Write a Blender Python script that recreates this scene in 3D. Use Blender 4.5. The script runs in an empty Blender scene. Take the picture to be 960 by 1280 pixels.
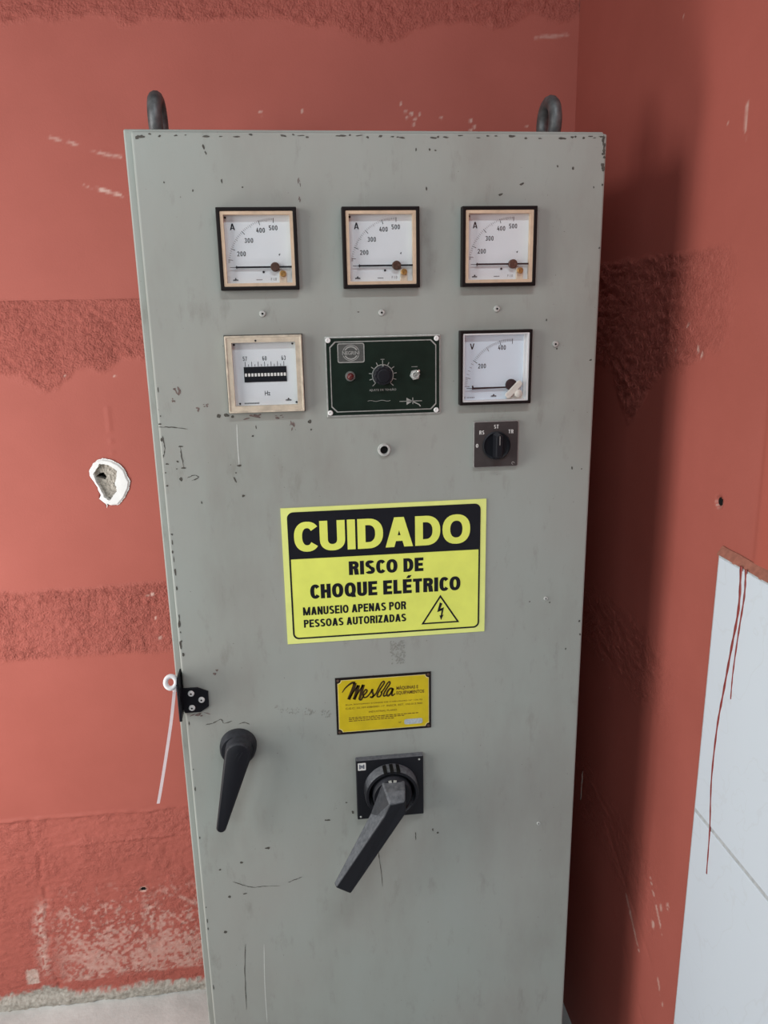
import bpy, bmesh, math, random
import numpy as np
from mathutils import Matrix, Vector

random.seed(7)
S = bpy.context.scene
C = bpy.context.collection
R = math.radians

# ------------------------------------------------------------------ camera
CAM_X = -0.1125        # camera x from the cabinet's centre line; image-derived x values count from it
EYE = 1.53
def K(x): return x + CAM_X


def camera():
    cam = bpy.data.cameras.new('camera')
    cam.sensor_fit = 'VERTICAL'
    cam.sensor_height = 24.0
    cam.lens = 962.73 / 1280.0 * 24.0
    cam.clip_start = 0.02
    o = bpy.data.objects.new('camera', cam)
    C.objects.link(o)
    p, y, r = R(14.7715), R(6.5096), R(-1.1150)
    fwd = Vector((math.sin(y) * math.cos(p), math.cos(y) * math.cos(p), -math.sin(p)))
    right = Vector((math.cos(y), -math.sin(y), 0))
    up = right.cross(fwd)
    r2 = right * math.cos(r) + up * math.sin(r)
    u2 = -right * math.sin(r) + up * math.cos(r)
    m = Matrix((r2, u2, -fwd)).transposed().to_4x4()
    m.translation = Vector((CAM_X, -1.0076, EYE))
    o.matrix_world = m
    S.camera = o


camera()

# ------------------------------------------------------------------ light
w = bpy.data.worlds.new('world')
S.world = w
w.use_nodes = True
w.node_tree.nodes['Background'].inputs[0].default_value = (0.80, 0.86, 1.0, 1)
w.node_tree.nodes['Background'].inputs[1].default_value = 0.02


def area(name, loc, aim, sx, sy, watts, col):
    l = bpy.data.lights.new(name, 'AREA')
    l.shape = 'RECTANGLE'
    l.size, l.size_y, l.energy, l.color = sx, sy, watts, col
    o = bpy.data.objects.new(name, l)
    C.objects.link(o)
    o.location = loc
    d = Vector(aim) - Vector(loc)
    o.rotation_euler = d.to_track_quat('-Z', 'Y').to_euler()
    return o


area('window_light', (-1.52, -0.75, 1.78), (0.0, 0.25, 1.5), 0.55, 0.85, 13.3, (1.0, 0.98, 0.95))
area('low_fill_light', (-1.52, -0.28, 0.85), (0.0, 0.3, 1.0), 0.5, 0.8, 16.5, (1.0, 0.97, 0.93))  # added low fill that brightens the lower left wall; no opening known there
area('doorway_light', (-1.25, -2.7, 2.05), (0.1, 0.0, 1.45), 0.9, 1.1, 15.0, (0.84, 0.96, 1.0))
area('ceiling_lamp', (0.15, -1.15, 2.75), (0.15, -0.75, 1.0), 0.9, 0.12, 13.2, (0.88, 0.97, 1.0))

S.view_settings.view_transform = 'Standard'
S.view_settings.look = 'None'
S.view_settings.exposure = 0.0
S.view_settings.gamma = 1.0
S.view_settings.use_curve_mapping = False

# ------------------------------------------------------------------ materials
MATS = {}


def new_mat(name):
    m = bpy.data.materials.new(name)
    m.use_nodes = True
    nt = m.node_tree
    return m, nt, nt.nodes['Principled BSDF']


def ramp(nt, fac, stops):
    n = nt.nodes.new('ShaderNodeValToRGB')
    e = n.color_ramp.elements
    while len(e) < len(stops):
        e.new(0.5)
    for i, (p, c) in enumerate(stops):
        e[i].position = p
        e[i].color = (*c, 1) if len(c) == 3 else c
    nt.links.new(fac, n.inputs[0])
    return n.outputs[0]


def noise(nt, vec, scale, detail=4, rough=0.55):
    n = nt.nodes.new('ShaderNodeTexNoise')
    n.inputs['Scale'].default_value = scale
    n.inputs['Detail'].default_value = detail
    n.inputs['Roughness'].default_value = rough
    if vec is not None:
        nt.links.new(vec, n.inputs['Vector'])
    return n.outputs['Fac']


def mapped(nt, scale=(1, 1, 1)):
    tc = nt.nodes.new('ShaderNodeTexCoord')
    mp = nt.nodes.new('ShaderNodeMapping')
    mp.inputs['Scale'].default_value = scale
    nt.links.new(tc.outputs['Object'], mp.inputs['Vector'])
    return mp.outputs[0]


def mix(nt, fac, a, b):
    n = nt.nodes.new('ShaderNodeMix')
    n.data_type = 'RGBA'
    for s, v in ((0, fac), (6, a), (7, b)):
        if isinstance(v, (int, float)):
            n.inputs[s].default_value = v
        elif isinstance(v, tuple):
            n.inputs[s].default_value = (*v, 1)
        else:
            nt.links.new(v, n.inputs[s])
    return n.outputs[2]


def math_node(nt, op, a, b):
    n = nt.nodes.new('ShaderNodeMath')
    n.operation = op
    for i, v in enumerate((a, b)):
        if isinstance(v, (int, float)):
            n.inputs[i].default_value = v
        else:
            nt.links.new(v, n.inputs[i])
    return n.outputs[0]


def bump(nt, bsdf, h, strength=0.3, dist=0.002):
    b = nt.nodes.new('ShaderNodeBump')
    b.inputs['Strength'].default_value = strength
    b.inputs['Distance'].default_value = dist
    nt.links.new(h, b.inputs['Height'])
    nt.links.new(b.outputs[0], bsdf.inputs['Normal'])


def plain(name, col, rough=0.5, metal=0.0, var=0.12, vs=60, bmp=0.0, spec=None):
    """one base colour with a faint procedural mottling"""
    m, nt, b = new_mat(name)
    v = mapped(nt)
    n = noise(nt, v, vs, 3)
    lo = tuple(max(0, c * (1 - var)) for c in col)
    hi = tuple(min(1, c * (1 + var)) for c in col)
    nt.links.new(ramp(nt, n, [(0.3, lo), (0.7, hi)]), b.inputs['Base Color'])
    b.inputs['Roughness'].default_value = rough
    b.inputs['Metallic'].default_value = metal
    b.inputs['Specular IOR Level'].default_value = spec if spec is not None else (0.2 if max(col) < 0.06 else 0.4)
    if bmp:
        bump(nt, b, noise(nt, v, vs * 4, 3), bmp, 0.001)
    MATS[name] = m
    return m


def wall_paint():
    m, nt, b = new_mat('red_wall_paint')
    v = mapped(nt)
    at = nt.nodes.new('ShaderNodeAttribute')
    at.attribute_name = 'wear'
    sp = nt.nodes.new('ShaderNodeSeparateColor')
    nt.links.new(at.outputs['Color'], sp.inputs[0])
    rough, pale, grey = sp.outputs[0], sp.outputs[1], sp.outputs[2]
    base = ramp(nt, noise(nt, v, 5, 5), [(0.3, (0.385, 0.100, 0.076)), (0.7, (0.435, 0.117, 0.091))])
    base = mix(nt, at.outputs['Alpha'], base, (0.455, 0.100, 0.068))
    deep = ramp(nt, noise(nt, v, 120, 4), [(0.35, (0.32, 0.078, 0.060)), (0.65, (0.45, 0.125, 0.097))])
    base = mix(nt, math_node(nt, 'MULTIPLY', rough, 0.8), base, deep)
    palec = ramp(nt, noise(nt, v, 90, 4), [(0.3, (0.56, 0.30, 0.25)), (0.7, (0.68, 0.50, 0.44))])
    base = mix(nt, pale, base, palec)
    greyc = ramp(nt, noise(nt, v, 130, 5), [(0.3, (0.26, 0.235, 0.20)), (0.7, (0.50, 0.475, 0.43))])
    base = mix(nt, grey, base, greyc)
    nt.links.new(base, b.inputs['Base Color'])
    b.inputs['Roughness'].default_value = 0.62
    b.inputs['Specular IOR Level'].default_value = 0.3
    fine = noise(nt, v, 260, 4)
    h = math_node(nt, 'MULTIPLY', fine, math_node(nt, 'ADD', math_node(nt, 'MULTIPLY', rough, 1.0), 0.05))
    bump(nt, b, h, 1.0, 0.005)
    MATS['wall'] = m


def door_paint():
    m, nt, b = new_mat('grey_green_enamel')
    v = mapped(nt)
    vs = mapped(nt, (1, 1, 0.35))
    base = ramp(nt, noise(nt, vs, 6, 7, 0.62), [(0.30, (0.285, 0.288, 0.262)), (0.5, (0.338, 0.362, 0.335)), (0.70, (0.358, 0.392, 0.368))])
    tint = ramp(nt, noise(nt, v, 3.2, 3, 0.5), [(0.42, (0, 0, 0)), (0.62, (1, 1, 1))])
    base = mix(nt, math_node(nt, 'MULTIPLY', tint, 0.35), base, (0.345, 0.325, 0.300))
    spots = ramp(nt, noise(nt, vs, 38, 6, 0.68), [(0.57, (0, 0, 0)), (0.74, (1, 1, 1))])
    base = mix(nt, math_node(nt, 'MULTIPLY', spots, 0.55), base, (0.225, 0.222, 0.195))
    pits = ramp(nt, noise(nt, v, 210, 2, 0.5), [(0.735, (0, 0, 0)), (0.76, (1, 1, 1))])
    base = mix(nt, math_node(nt, 'MULTIPLY', pits, 0.6), base, (0.12, 0.11, 0.09))
    nt.links.new(base, b.inputs['Base Color'])
    b.inputs['Roughness'].default_value = 0.52
    b.inputs['Specular IOR Level'].default_value = 0.35
    bump(nt, b, noise(nt, v, 300, 3), 0.06, 0.001)
    MATS['enamel'] = m


def dusty(name, col, dust, rough=0.5, amount=0.8):
    """dark plastic with dust lying on its upward faces"""
    m, nt, b = new_mat(name)
    v = mapped(nt)
    g = nt.nodes.new('ShaderNodeNewGeometry')
    s = nt.nodes.new('ShaderNodeSeparateXYZ')
    nt.links.new(g.outputs['True Normal'], s.inputs[0])
    up = ramp(nt, s.outputs[2], [(0.25, (0, 0, 0)), (0.6, (1, 1, 1))])
    n = ramp(nt, noise(nt, v, 180, 4), [(0.25, (0.4, 0.4, 0.4)), (0.7, (1, 1, 1))])
    f = math_node(nt, 'MULTIPLY', math_node(nt, 'MULTIPLY', up, n), amount)
    nt.links.new(mix(nt, f, col, dust), b.inputs['Base Color'])
    b.inputs['Roughness'].default_value = rough
    b.inputs['Specular IOR Level'].default_value = 0.22
    MATS[name] = m


def tile_glaze():
    m, nt, b = new_mat('white_tile_glaze')
    v = mapped(nt)
    d = nt.nodes.new('ShaderNodeTexNoise')
    d.inputs['Scale'].default_value = 3.0
    nt.links.new(v, d.inputs['Vector'])
    vm = nt.nodes.new('ShaderNodeVectorMath')
    vm.operation = 'ADD'
    nt.links.new(v, vm.inputs[0])
    nt.links.new(d.outputs['Color'], vm.inputs[1])
    veins = ramp(nt, noise(nt, vm.outputs[0], 7, 3, 0.5), [(0.485, (0, 0, 0)), (0.50, (1, 1, 1)), (0.515, (0, 0, 0))])
    base = mix(nt, math_node(nt, 'MULTIPLY', veins, 0.16), (0.70, 0.76, 0.84), (0.55, 0.56, 0.57))
    nt.links.new(base, b.inputs['Base Color'])
    b.inputs['Roughness'].default_value = 0.22
    MATS['tile'] = m


def glass():
    m, nt, b = new_mat('instrument_glass')
    nt.nodes.remove(b)
    t = nt.nodes.new('ShaderNodeBsdfTransparent')
    g = nt.nodes.new('ShaderNodeBsdfGlossy')
    g.inputs['Roughness'].default_value = 0.06
    lw = nt.nodes.new('ShaderNodeLayerWeight')
    lw.inputs['Blend'].default_value = 0.5
    p5 = math_node(nt, 'POWER', lw.outputs['Facing'], 5.0)
    fac = math_node(nt, 'ADD', math_node(nt, 'MULTIPLY', p5, 0.5), 0.035)
    mx = nt.nodes.new('ShaderNodeMixShader')
    nt.links.new(fac, mx.inputs[0])
    nt.links.new(t.outputs[0], mx.inputs[1])
    nt.links.new(g.outputs[0], mx.inputs[2])
    nt.links.new(mx.outputs[0], nt.nodes['Material Output'].inputs[0])
    MATS['glass'] = m


def floor_concrete():
    m, nt, b = new_mat('floor_concrete')
    v = mapped(nt)
    base = ramp(nt, noise(nt, v, 9, 6, 0.6), [(0.3, (0.46, 0.47, 0.46)), (0.7, (0.68, 0.69, 0.68))])
    nt.links.new(base, b.inputs['Base Color'])
    b.inputs['Roughness'].default_value = 0.7
    bump(nt, b, noise(nt, v, 120, 4), 0.3, 0.003)
    MATS['floor'] = m


wall_paint(); door_paint(); tile_glaze(); glass(); floor_concrete()
dusty('black_plastic', (0.010, 0.011, 0.015), (0.10, 0.105, 0.12), 0.5, 0.35)
dusty('bezel_black', (0.008, 0.005, 0.005), (0.06, 0.05, 0.045), 0.5, 0.35)
dusty('lever_plastic', (0.011, 0.012, 0.016), (0.19, 0.20, 0.22), 0.55, 0.9)
plain('black_metal', (0.010, 0.010, 0.014), 0.35)
plain('eyebolt_iron', (0.13, 0.134, 0.138), 0.5, 0.5, 0.35, 90, 0.2)
plain('cream_plastic', (0.66, 0.50, 0.36), 0.5, 0, 0.14, 60)
plain('frequency_rim', (0.60, 0.52, 0.41), 0.5, 0, 0.18, 80)
plain('cream_bezel', (0.56, 0.49, 0.39), 0.5, 0, 0.25, 90)
plain('dial_white', (0.75, 0.80, 0.84), 0.6, 0, 0.02, 20)
plain('dial_cool', (0.72, 0.82, 0.91), 0.6, 0, 0.02, 20)
plain('rim_white', (0.72, 0.73, 0.74), 0.5, 0, 0.05, 40)
plain('ink_black', (0.02, 0.02, 0.025), 0.6, 0, 0.1)
plain('ink_grey', (0.16, 0.15, 0.16), 0.6, 0, 0.1)
plain('pivot_brown', (0.10, 0.055, 0.04), 0.4, 0.2, 0.3, 300)
plain('brass', (0.42, 0.24, 0.08), 0.4, 0.5, 0.35, 300)
plain('tab_plastic', (0.72, 0.62, 0.50), 0.35, 0, 0.1, 200)
plain('reed_white', (0.82, 0.82, 0.80), 0.5, 0, 0.05)
plain('panel_green', (0.0105, 0.0205, 0.0150), 0.38, 0, 0.15, 50)
plain('panel_silver', (0.42, 0.43, 0.41), 0.4, 0.3, 0.15, 200)
plain('panel_grey', (0.085, 0.09, 0.085), 0.5, 0, 0.3, 800)
plain('chrome', (0.60, 0.60, 0.58), 0.28, 0.8, 0.15, 300)
plain('lamp_red', (0.10, 0.015, 0.015), 0.25, 0, 0.2, 200)
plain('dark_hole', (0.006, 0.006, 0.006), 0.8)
plain('selector_plate', (0.058, 0.050, 0.050), 0.45, 0, 0.1, 80)
plain('selector_border', (0.30, 0.30, 0.29), 0.4, 0.3, 0.15, 200)
plain('white_ink', (0.72, 0.72, 0.70), 0.6, 0, 0.05)
plain('sign_yellow', (0.83, 0.90, 0.165), 0.45, 0, 0.05, 30)
plain('sign_pale', (0.83, 0.90, 0.28), 0.45, 0, 0.05, 30)
plain('sign_black', (0.012, 0.013, 0.018), 0.45, 0, 0.1)
plain('plate_yellow', (0.64, 0.49, 0.012), 0.4, 0, 0.08, 40)
plain('plate_pale', (0.78, 0.66, 0.30), 0.4, 0, 0.08, 40)
plain('plate_black', (0.014, 0.010, 0.010), 0.4, 0, 0.2)
plain('plate_ink', (0.05, 0.028, 0.008), 0.6, 0, 0.2)
plain('plate_ink_faint', (0.14, 0.075, 0.010), 0.6, 0, 0.2)
plain('stamp_blue', (0.45, 0.50, 0.52), 0.4, 0, 0.2, 400)
plain('rivet_metal', (0.80, 0.80, 0.79), 0.4, 0.0, 0.12, 300)
plain('screw_grey', (0.50, 0.51, 0.49), 0.4, 0.1, 0.25, 400)
plain('nylon_pink', (0.78, 0.66, 0.68), 0.45, 0, 0.04)
plain('nylon_white', (0.80, 0.80, 0.82), 0.45, 0, 0.04)
plain('plaster_white', (0.86, 0.86, 0.86), 0.75, 0, 0.03, 60, 0.1)
plain('plaster_broken', (0.42, 0.385, 0.34), 0.9, 0, 0.25, 180, 0.5)
plain('bare_steel', (0.075, 0.070, 0.060), 0.6, 0, 0.5, 500)
plain('rust_stain', (0.165, 0.120, 0.110), 0.7, 0, 0.35, 300)
plain('glue_residue', (0.275, 0.28, 0.255), 0.7, 0, 0.3, 500)
plain('pale_scuff', (0.56, 0.58, 0.55), 0.5, 0, 0.08, 300)
plain('grout', (0.47, 0.49, 0.51), 0.8, 0, 0.15, 150)
plain('mortar_painted', (0.33, 0.125, 0.088), 0.75, 0, 0.25, 90, 0.3)
plain('drip_paint', (0.25, 0.035, 0.030), 0.35, 0, 0.15, 80)
plain('cabinet_dark', (0.36, 0.375, 0.345), 0.55, 0, 0.1, 20)
plain('stamp_ink', (0.10, 0.12, 0.16), 0.5)
plain('mark_light', (0.50, 0.50, 0.46), 0.5, 0, 0.1)

# ------------------------------------------------------------------ mesh tools
WL = {}


def put(name, me, parent=None, loc=(0, 0, 0), kind=None, label=None, category=None, group=None):
    o = bpy.data.objects.new(name, me)
    C.objects.link(o)
    loc = Vector(loc)
    WL[o.name] = loc
    if parent is not None:
        o.parent = parent
        o.location = loc - WL[parent.name]
    else:
        o.location = loc
    for k, v in (('kind', kind), ('label', label), ('category', category), ('group', group)):
        if v:
            o[k] = v
    return o


FONT = {}


def glyphs(body, bold=0.0, spacing=1.0):
    key = (body, bold, spacing)
    if key not in FONT:
        cu = bpy.data.curves.new('t', 'FONT')
        cu.body = body
        cu.size = 1.0
        cu.offset = bold
        cu.space_character = spacing
        cu.resolution_u = 3
        cu.extrude = 0.0
        o = bpy.data.objects.new('t', cu)
        C.objects.link(o)
        dg = bpy.context.evaluated_depsgraph_get()
        me = bpy.data.meshes.new_from_object(o.evaluated_get(dg))
        v = [(p.co.x, p.co.y) for p in me.vertices]
        f = [tuple(p.vertices) for p in me.polygons]
        bpy.data.objects.remove(o)
        bpy.data.curves.remove(cu)
        bpy.data.meshes.remove(me)
        FONT[key] = (v, f)
    return FONT[key]


def smooth_line(pts, n=6):
    """Catmull-Rom through pts"""
    P = [Vector(p) for p in pts]
    P = [P[0] * 2 - P[1]] + P + [P[-1] * 2 - P[-2]]
    out = []
    for i in range(1, len(P) - 2):
        a, b, c, d = P[i - 1:i + 3]
        for k in range(n):
            t = k / n
            out.append(0.5 * (2 * b + (c - a) * t + (2 * a - 5 * b + 4 * c - d) * t * t + (3 * b - a - 3 * c + d) * t ** 3))
    out.append(P[-2])
    return out


class MB:
    """collects shapes; y is depth, -y faces the room; 2D shapes lie in x,z"""
    def __init__(self):
        self.v, self.f, self.m, self.cur = [], [], [], 0

    def add(self, vs, fs):
        k = len(self.v)
        self.v += [tuple(p) for p in vs]
        self.f += [tuple(i + k for i in f) for f in fs]
        self.m += [self.cur] * len(fs)
        return self

    def box(self, x0, x1, y0, y1, z0, z1):
        vs = [(x, y, z) for x in (x0, x1) for y in (y0, y1) for z in (z0, z1)]
        return self.add(vs, [(0, 1, 3, 2), (4, 6, 7, 5), (0, 4, 5, 1), (2, 3, 7, 6), (0, 2, 6, 4), (1, 5, 7, 3)])

    def prism(self, poly, y0, y1):
        n = len(poly)
        vs = [(x, y0, z) for x, z in poly] + [(x, y1, z) for x, z in poly]
        return self.add(vs, [tuple(range(n)), tuple(range(2 * n - 1, n - 1, -1))] +
                        [(i, i + n, (i + 1) % n + n, (i + 1) % n) for i in range(n)])

    def loft(self, rings):
        n = len(rings[0])
        vs = [p for r in rings for p in r]
        fs = [tuple(range(n)), tuple(range(n * len(rings) - 1, n * (len(rings) - 1) - 1, -1))]
        for k in range(len(rings) - 1):
            fs += [(k * n + i, (k + 1) * n + i, (k + 1) * n + (i + 1) % n, k * n + (i + 1) % n) for i in range(n)]
        return self.add(vs, fs)

    def lathe(self, cx, cz, prof, n=24, axis='y', c3=0.0):
        """prof = [(radius, height)]; axis y: centre (cx, cz) in x,z; axis z: centre (cx, cz) in x,y"""
        vs, fs = [], []
        for r, h in prof:
            for i in range(n):
                a = 2 * math.pi * i / n
                if axis == 'y':
                    vs.append((cx + r * math.cos(a), h, cz + r * math.sin(a)))
                else:
                    vs.append((cx + r * math.cos(a), cz + r * math.sin(a), h))
        for k in range(len(prof) - 1):
            fs += [(k * n + i, k * n + (i + 1) % n, (k + 1) * n + (i + 1) % n, (k + 1) * n + i) for i in range(n)]
        if prof[0][0] > 0:
            fs.append(tuple(range(n)))
        if prof[-1][0] > 0:
            fs.append(tuple(range(len(prof) * n - 1, (len(prof) - 1) * n - 1, -1)))
        return self.add(vs, fs)

    def tube(self, pts, rad, n=8, closed=False):
        P = [Vector(p) for p in pts]
        m = len(P)
        rr = rad if isinstance(rad, (list, tuple)) else [rad] * m
        rings, ref = [], None
        for i in range(m):
            if closed:
                t = (P[(i + 1) % m] - P[i - 1]).normalized()
            else:
                t = (P[min(i + 1, m - 1)] - P[max(i - 1, 0)]).normalized()
            if ref is None:
                ref = t.orthogonal().normalized()
            u = (ref - t * ref.dot(t)).normalized()
            ref = u
            v = t.cross(u)
            rings.append([P[i] + (u * math.cos(2 * math.pi * k / n) + v * math.sin(2 * math.pi * k / n)) * rr[i] for k in range(n)])
        vs = [p for r in rings for p in r]
        fs = []
        for i in range(m if closed else m - 1):
            a, b = i * n, ((i + 1) % m) * n
            fs += [(a + k, a + (k + 1) % n, b + (k + 1) % n, b + k) for k in range(n)]
        if not closed:
            fs += [tuple(range(n - 1, -1, -1)), tuple(range((m - 1) * n, m * n))]
        return self.add(vs, fs)

    def frame(self, ow, oh, iw, ih, yb, yf, ybi=None):
        """rectangular ring, half sizes outer/inner, back yb, front yf"""
        ybi = yb if ybi is None else ybi
        q = lambda w, h, y: [(-w, y, -h), (w, y, -h), (w, y, h), (-w, y, h)]
        vs = q(ow, oh, yb) + q(ow, oh, yf) + q(iw, ih, yf) + q(iw, ih, ybi)
        fs = []
        for k in range(3):
            fs += [(k * 4 + i, k * 4 + (i + 1) % 4, (k + 1) * 4 + (i + 1) % 4, (k + 1) * 4 + i) for i in range(4)]
        return self.add(vs, fs)

    def rect(self, x0, x1, z0, z1, y, t=0.0002):
        return self.box(x0, x1, y, y + t, z0, z1)

    def line(self, pts, width, y, taper=False):
        """flat ribbon in x,z"""
        P = [Vector(p) for p in pts]
        m = len(P)
        vs = []
        for i in range(m):
            t = (P[min(i + 1, m - 1)] - P[max(i - 1, 0)])
            t = t.normalized() if t.length > 0 else Vector((1, 0))
            nrm = Vector((-t.y, t.x))
            w_ = width[i] if isinstance(width, (list, tuple)) else width
            if taper and i in (0, m - 1):
                w_ *= 0.3
            for s in (1, -1):
                q = P[i] + nrm * (s * w_ / 2)
                vs.append((q.x, y, q.y))
        return self.add(vs, [(2 * i, 2 * i + 2, 2 * i + 3, 2 * i + 1) for i in range(m - 1)])

    def disc(self, cx, cz, r, y, n=16, rz=None):
        rz = rz or r
        return self.add([(cx + r * math.cos(2 * math.pi * i / n), y, cz + rz * math.sin(2 * math.pi * i / n)) for i in range(n)], [tuple(range(n))])

    def text(self, body, x0, x1, z0, z1, y, bold=0.0, spacing=1.0, shear=0.0):
        """glyphs stretched into the box x0..x1, z0..z1"""
        v, f = glyphs(body, bold, spacing)
        ax, bx = min(p[0] for p in v), max(p[0] for p in v)
        ay, by = min(p[1] for p in v), max(p[1] for p in v)
        return self.add([(x0 + (px - ax) / (bx - ax) * (x1 - x0) + shear * (py - ay), y, z0 + (py - ay) / (by - ay) * (z1 - z0)) for px, py in v], f)

    def mesh(self, name, mats, bevel=0.0, seg=2, smooth=None, flat=False):
        me = bpy.data.meshes.new(name)
        me.from_pydata(self.v, [], self.f)
        for m_ in (mats if isinstance(mats, (list, tuple)) else [mats]):
            me.materials.append(MATS[m_])
        for p, i in zip(me.polygons, self.m):
            p.material_index = i
        bm = bmesh.new()
        bm.from_mesh(me)
        if not flat:
            bmesh.ops.recalc_face_normals(bm, faces=bm.faces)
        else:
            for fc in bm.faces:
                fc.normal_update()
                if fc.normal.y > 0:
                    fc.normal_flip()
        if bevel:
            ed = [e for e in bm.edges if len(e.link_faces) == 2 and e.calc_face_angle(0) > R(32)]
            bmesh.ops.bevel(bm, geom=ed, offset=bevel, segments=seg, affect='EDGES', profile=0.5, clamp_overlap=True)
        if smooth:
            for fc in bm.faces:
                fc.smooth = True
            for e in bm.edges:
                if len(e.link_faces) == 2 and e.calc_face_angle(0) > R(smooth):
                    e.smooth = False
        bm.to_mesh(me)
        bm.free()
        return me


def rrect(x0, x1, z0, z1, r, n=5, corners=(1, 1, 1, 1)):
    """rounded rectangle outline; corners order: bottom-left, bottom-right, top-right, top-left"""
    out = []
    for (cx, cz, a0, on) in ((x0 + r, z0 + r, 180, corners[0]), (x1 - r, z0 + r, 270, corners[1]), (x1 - r, z1 - r, 0, corners[2]), (x0 + r, z1 - r, 90, corners[3])):
        if on:
            for k in range(n + 1):
                a = R(a0 + 90 * k / n)
                out.append((cx + r * math.cos(a), cz + r * math.sin(a)))
        else:
            a = R(a0 + 45)
            out.append((cx + r * math.copysign(1, math.cos(a)), cz + r * math.copysign(1, math.sin(a))))
    return out


def ring_strip(mb, outer, inner, y):
    n = len(outer)
    mb.add([(x, y, z) for x, z in outer] + [(x, y, z) for x, z in inner],
           [(i, (i + 1) % n, (i + 1) % n + n, i + n) for i in range(n)])


# ------------------------------------------------------------------ numpy noise for plaster relief
def hash2(ix, iy, seed):
    h = (ix.astype(np.int64) * 374761393 + iy.astype(np.int64) * 668265263 + seed * 974634541) & 0x7fffffff
    h = ((h ^ (h >> 13)) * 1274126177) & 0x7fffffff
    h = (h ^ (h >> 16)) & 0xffff
    return h / 65535.0


def vnoise(x, y, seed):
    ix, iy = np.floor(x), np.floor(y)
    fx, fy = x - ix, y - iy
    fx, fy = fx * fx * (3 - 2 * fx), fy * fy * (3 - 2 * fy)
    a, b = hash2(ix, iy, seed), hash2(ix + 1, iy, seed)
    c, d = hash2(ix, iy + 1, seed), hash2(ix + 1, iy + 1, seed)
    return (a * (1 - fx) + b * fx) * (1 - fy) + (c * (1 - fx) + d * fx) * fy


def fbm(x, y, seed, octv=4, gain=0.55):
    s, a, t = 0.0, 1.0, 0.0
    for k in range(octv):
        s = s + a * vnoise(x * 2 ** k, y * 2 ** k, seed + k * 17)
        t += a
        a *= gain
    return s / t


def sstep(a, b, x):
    t = np.clip((x - a) / (b - a), 0, 1)
    return t * t * (3 - 2 * t)


def seg_dist(x, z, a, b):
    ax, az = a
    bx, bz = b
    t = np.clip(((x - ax) * (bx - ax) + (z - az) * (bz - az)) / ((bx - ax) ** 2 + (bz - az) ** 2), 0, 1)
    return np.hypot(x - ax - t * (bx - ax), z - az - t * (bz - az))


def axis_coords(lo, hi, flo, fhi, step, coarse=0.05):
    a = np.arange(flo, fhi + 1e-6, step)
    pre = np.arange(lo, flo - coarse * 0.5, coarse)
    post = np.arange(fhi + coarse, hi + coarse * 0.5, coarse)
    return np.concatenate([pre, a, post])


def grid_mesh(name, U, V, pos, wear, mats, flip=False):
    """pos(u,v) -> (x,y,z) arrays; wear -> (n,4)"""
    uu, vv = np.meshgrid(U, V, indexing='ij')
    uu, vv = uu.ravel(), vv.ravel()
    co = np.stack(pos(uu, vv), 1).astype(np.float32)
    nu, nv = len(U), len(V)
    i = (np.arange(nu - 1)[:, None] * nv + np.arange(nv - 1)[None, :]).ravel()
    q = np.stack([i, i + nv, i + nv + 1, i + 1], 1)
    if flip:
        q = q[:, ::-1]
    me = bpy.data.meshes.new(name)
    me.vertices.add(len(co))
    me.vertices.foreach_set('co', co.ravel())
    me.loops.add(q.size)
    me.loops.foreach_set('vertex_index', q.ravel().astype(np.int32))
    me.polygons.add(len(q))
    me.polygons.foreach_set('loop_start', (np.arange(len(q)) * 4).astype(np.int32))
    me.polygons.foreach_set('use_smooth', np.ones(len(q), dtype=bool))
    me.update(calc_edges=True)
    me.materials.append(MATS[mats])
    if wear is not None:
        at = me.attributes.new('wear', 'FLOAT_COLOR', 'POINT')
        at.data.foreach_set('color', wear(uu, vv).astype(np.float32).ravel())
    return me
# ------------------------------------------------------------------ the setting
BACK = 0.50
RIGHT = 0.542          # camera-relative x of the right wall, worked out from image coordinates


def band(z, lo, hi, wob, soft=0.006):
    return sstep(lo - soft, lo + soft, z + wob) * (1 - sstep(hi - soft, hi + soft, z + wob))


def plaster_relief(x, z, seed, sx=1.0, sz=1.0):
    """creased, crumbly plaster: 0..1"""
    x, z = x * sx, z * sz
    n = fbm(x / 0.013 + 1.5 * vnoise(x / 0.02, z / 0.02, seed + 5), z / 0.008, seed, 3, 0.7)
    r = 1 - np.abs(2 * fbm(x / 0.017, z / 0.010, seed + 31, 3, 0.65) - 1)
    return 0.55 * n + 0.45 * r


PATCH_C = (-0.3592, 1.2156)


def poly_px(pts):
    return [(PATCH_C[0] + (a - 260) * 0.000219, PATCH_C[1] - (b - 295) * 0.00023) for a, b in pts]


WHITE = poly_px([(215, 88), (290, 105), (350, 140), (395, 190), (415, 260), (430, 290), (415, 350), (370, 430), (310, 490), (250, 495), (215, 480), (205, 515), (200, 480), (150, 430), (165, 400), (140, 320), (95, 240), (92, 190), (130, 130), (170, 100)])
GREY = poly_px([(190, 130), (270, 150), (330, 200), (320, 240), (300, 300), (310, 370), (270, 410), (240, 450), (200, 410), (180, 350), (150, 290), (130, 210), (160, 170)])
HOLE = poly_px([(140, 245), (175, 215), (205, 215), (228, 250), (215, 270), (180, 255)])


def inside(poly, x, z):
    r = np.zeros(x.shape, bool)
    n = len(poly)
    for i in range(n):
        (x1, z1), (x2, z2) = poly[i], poly[(i + 1) % n]
        c = ((z1 > z) != (z2 > z)) & (x < (x2 - x1) * (z - z1) / (z2 - z1 + 1e-12) + x1)
        r ^= c
    return r



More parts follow.
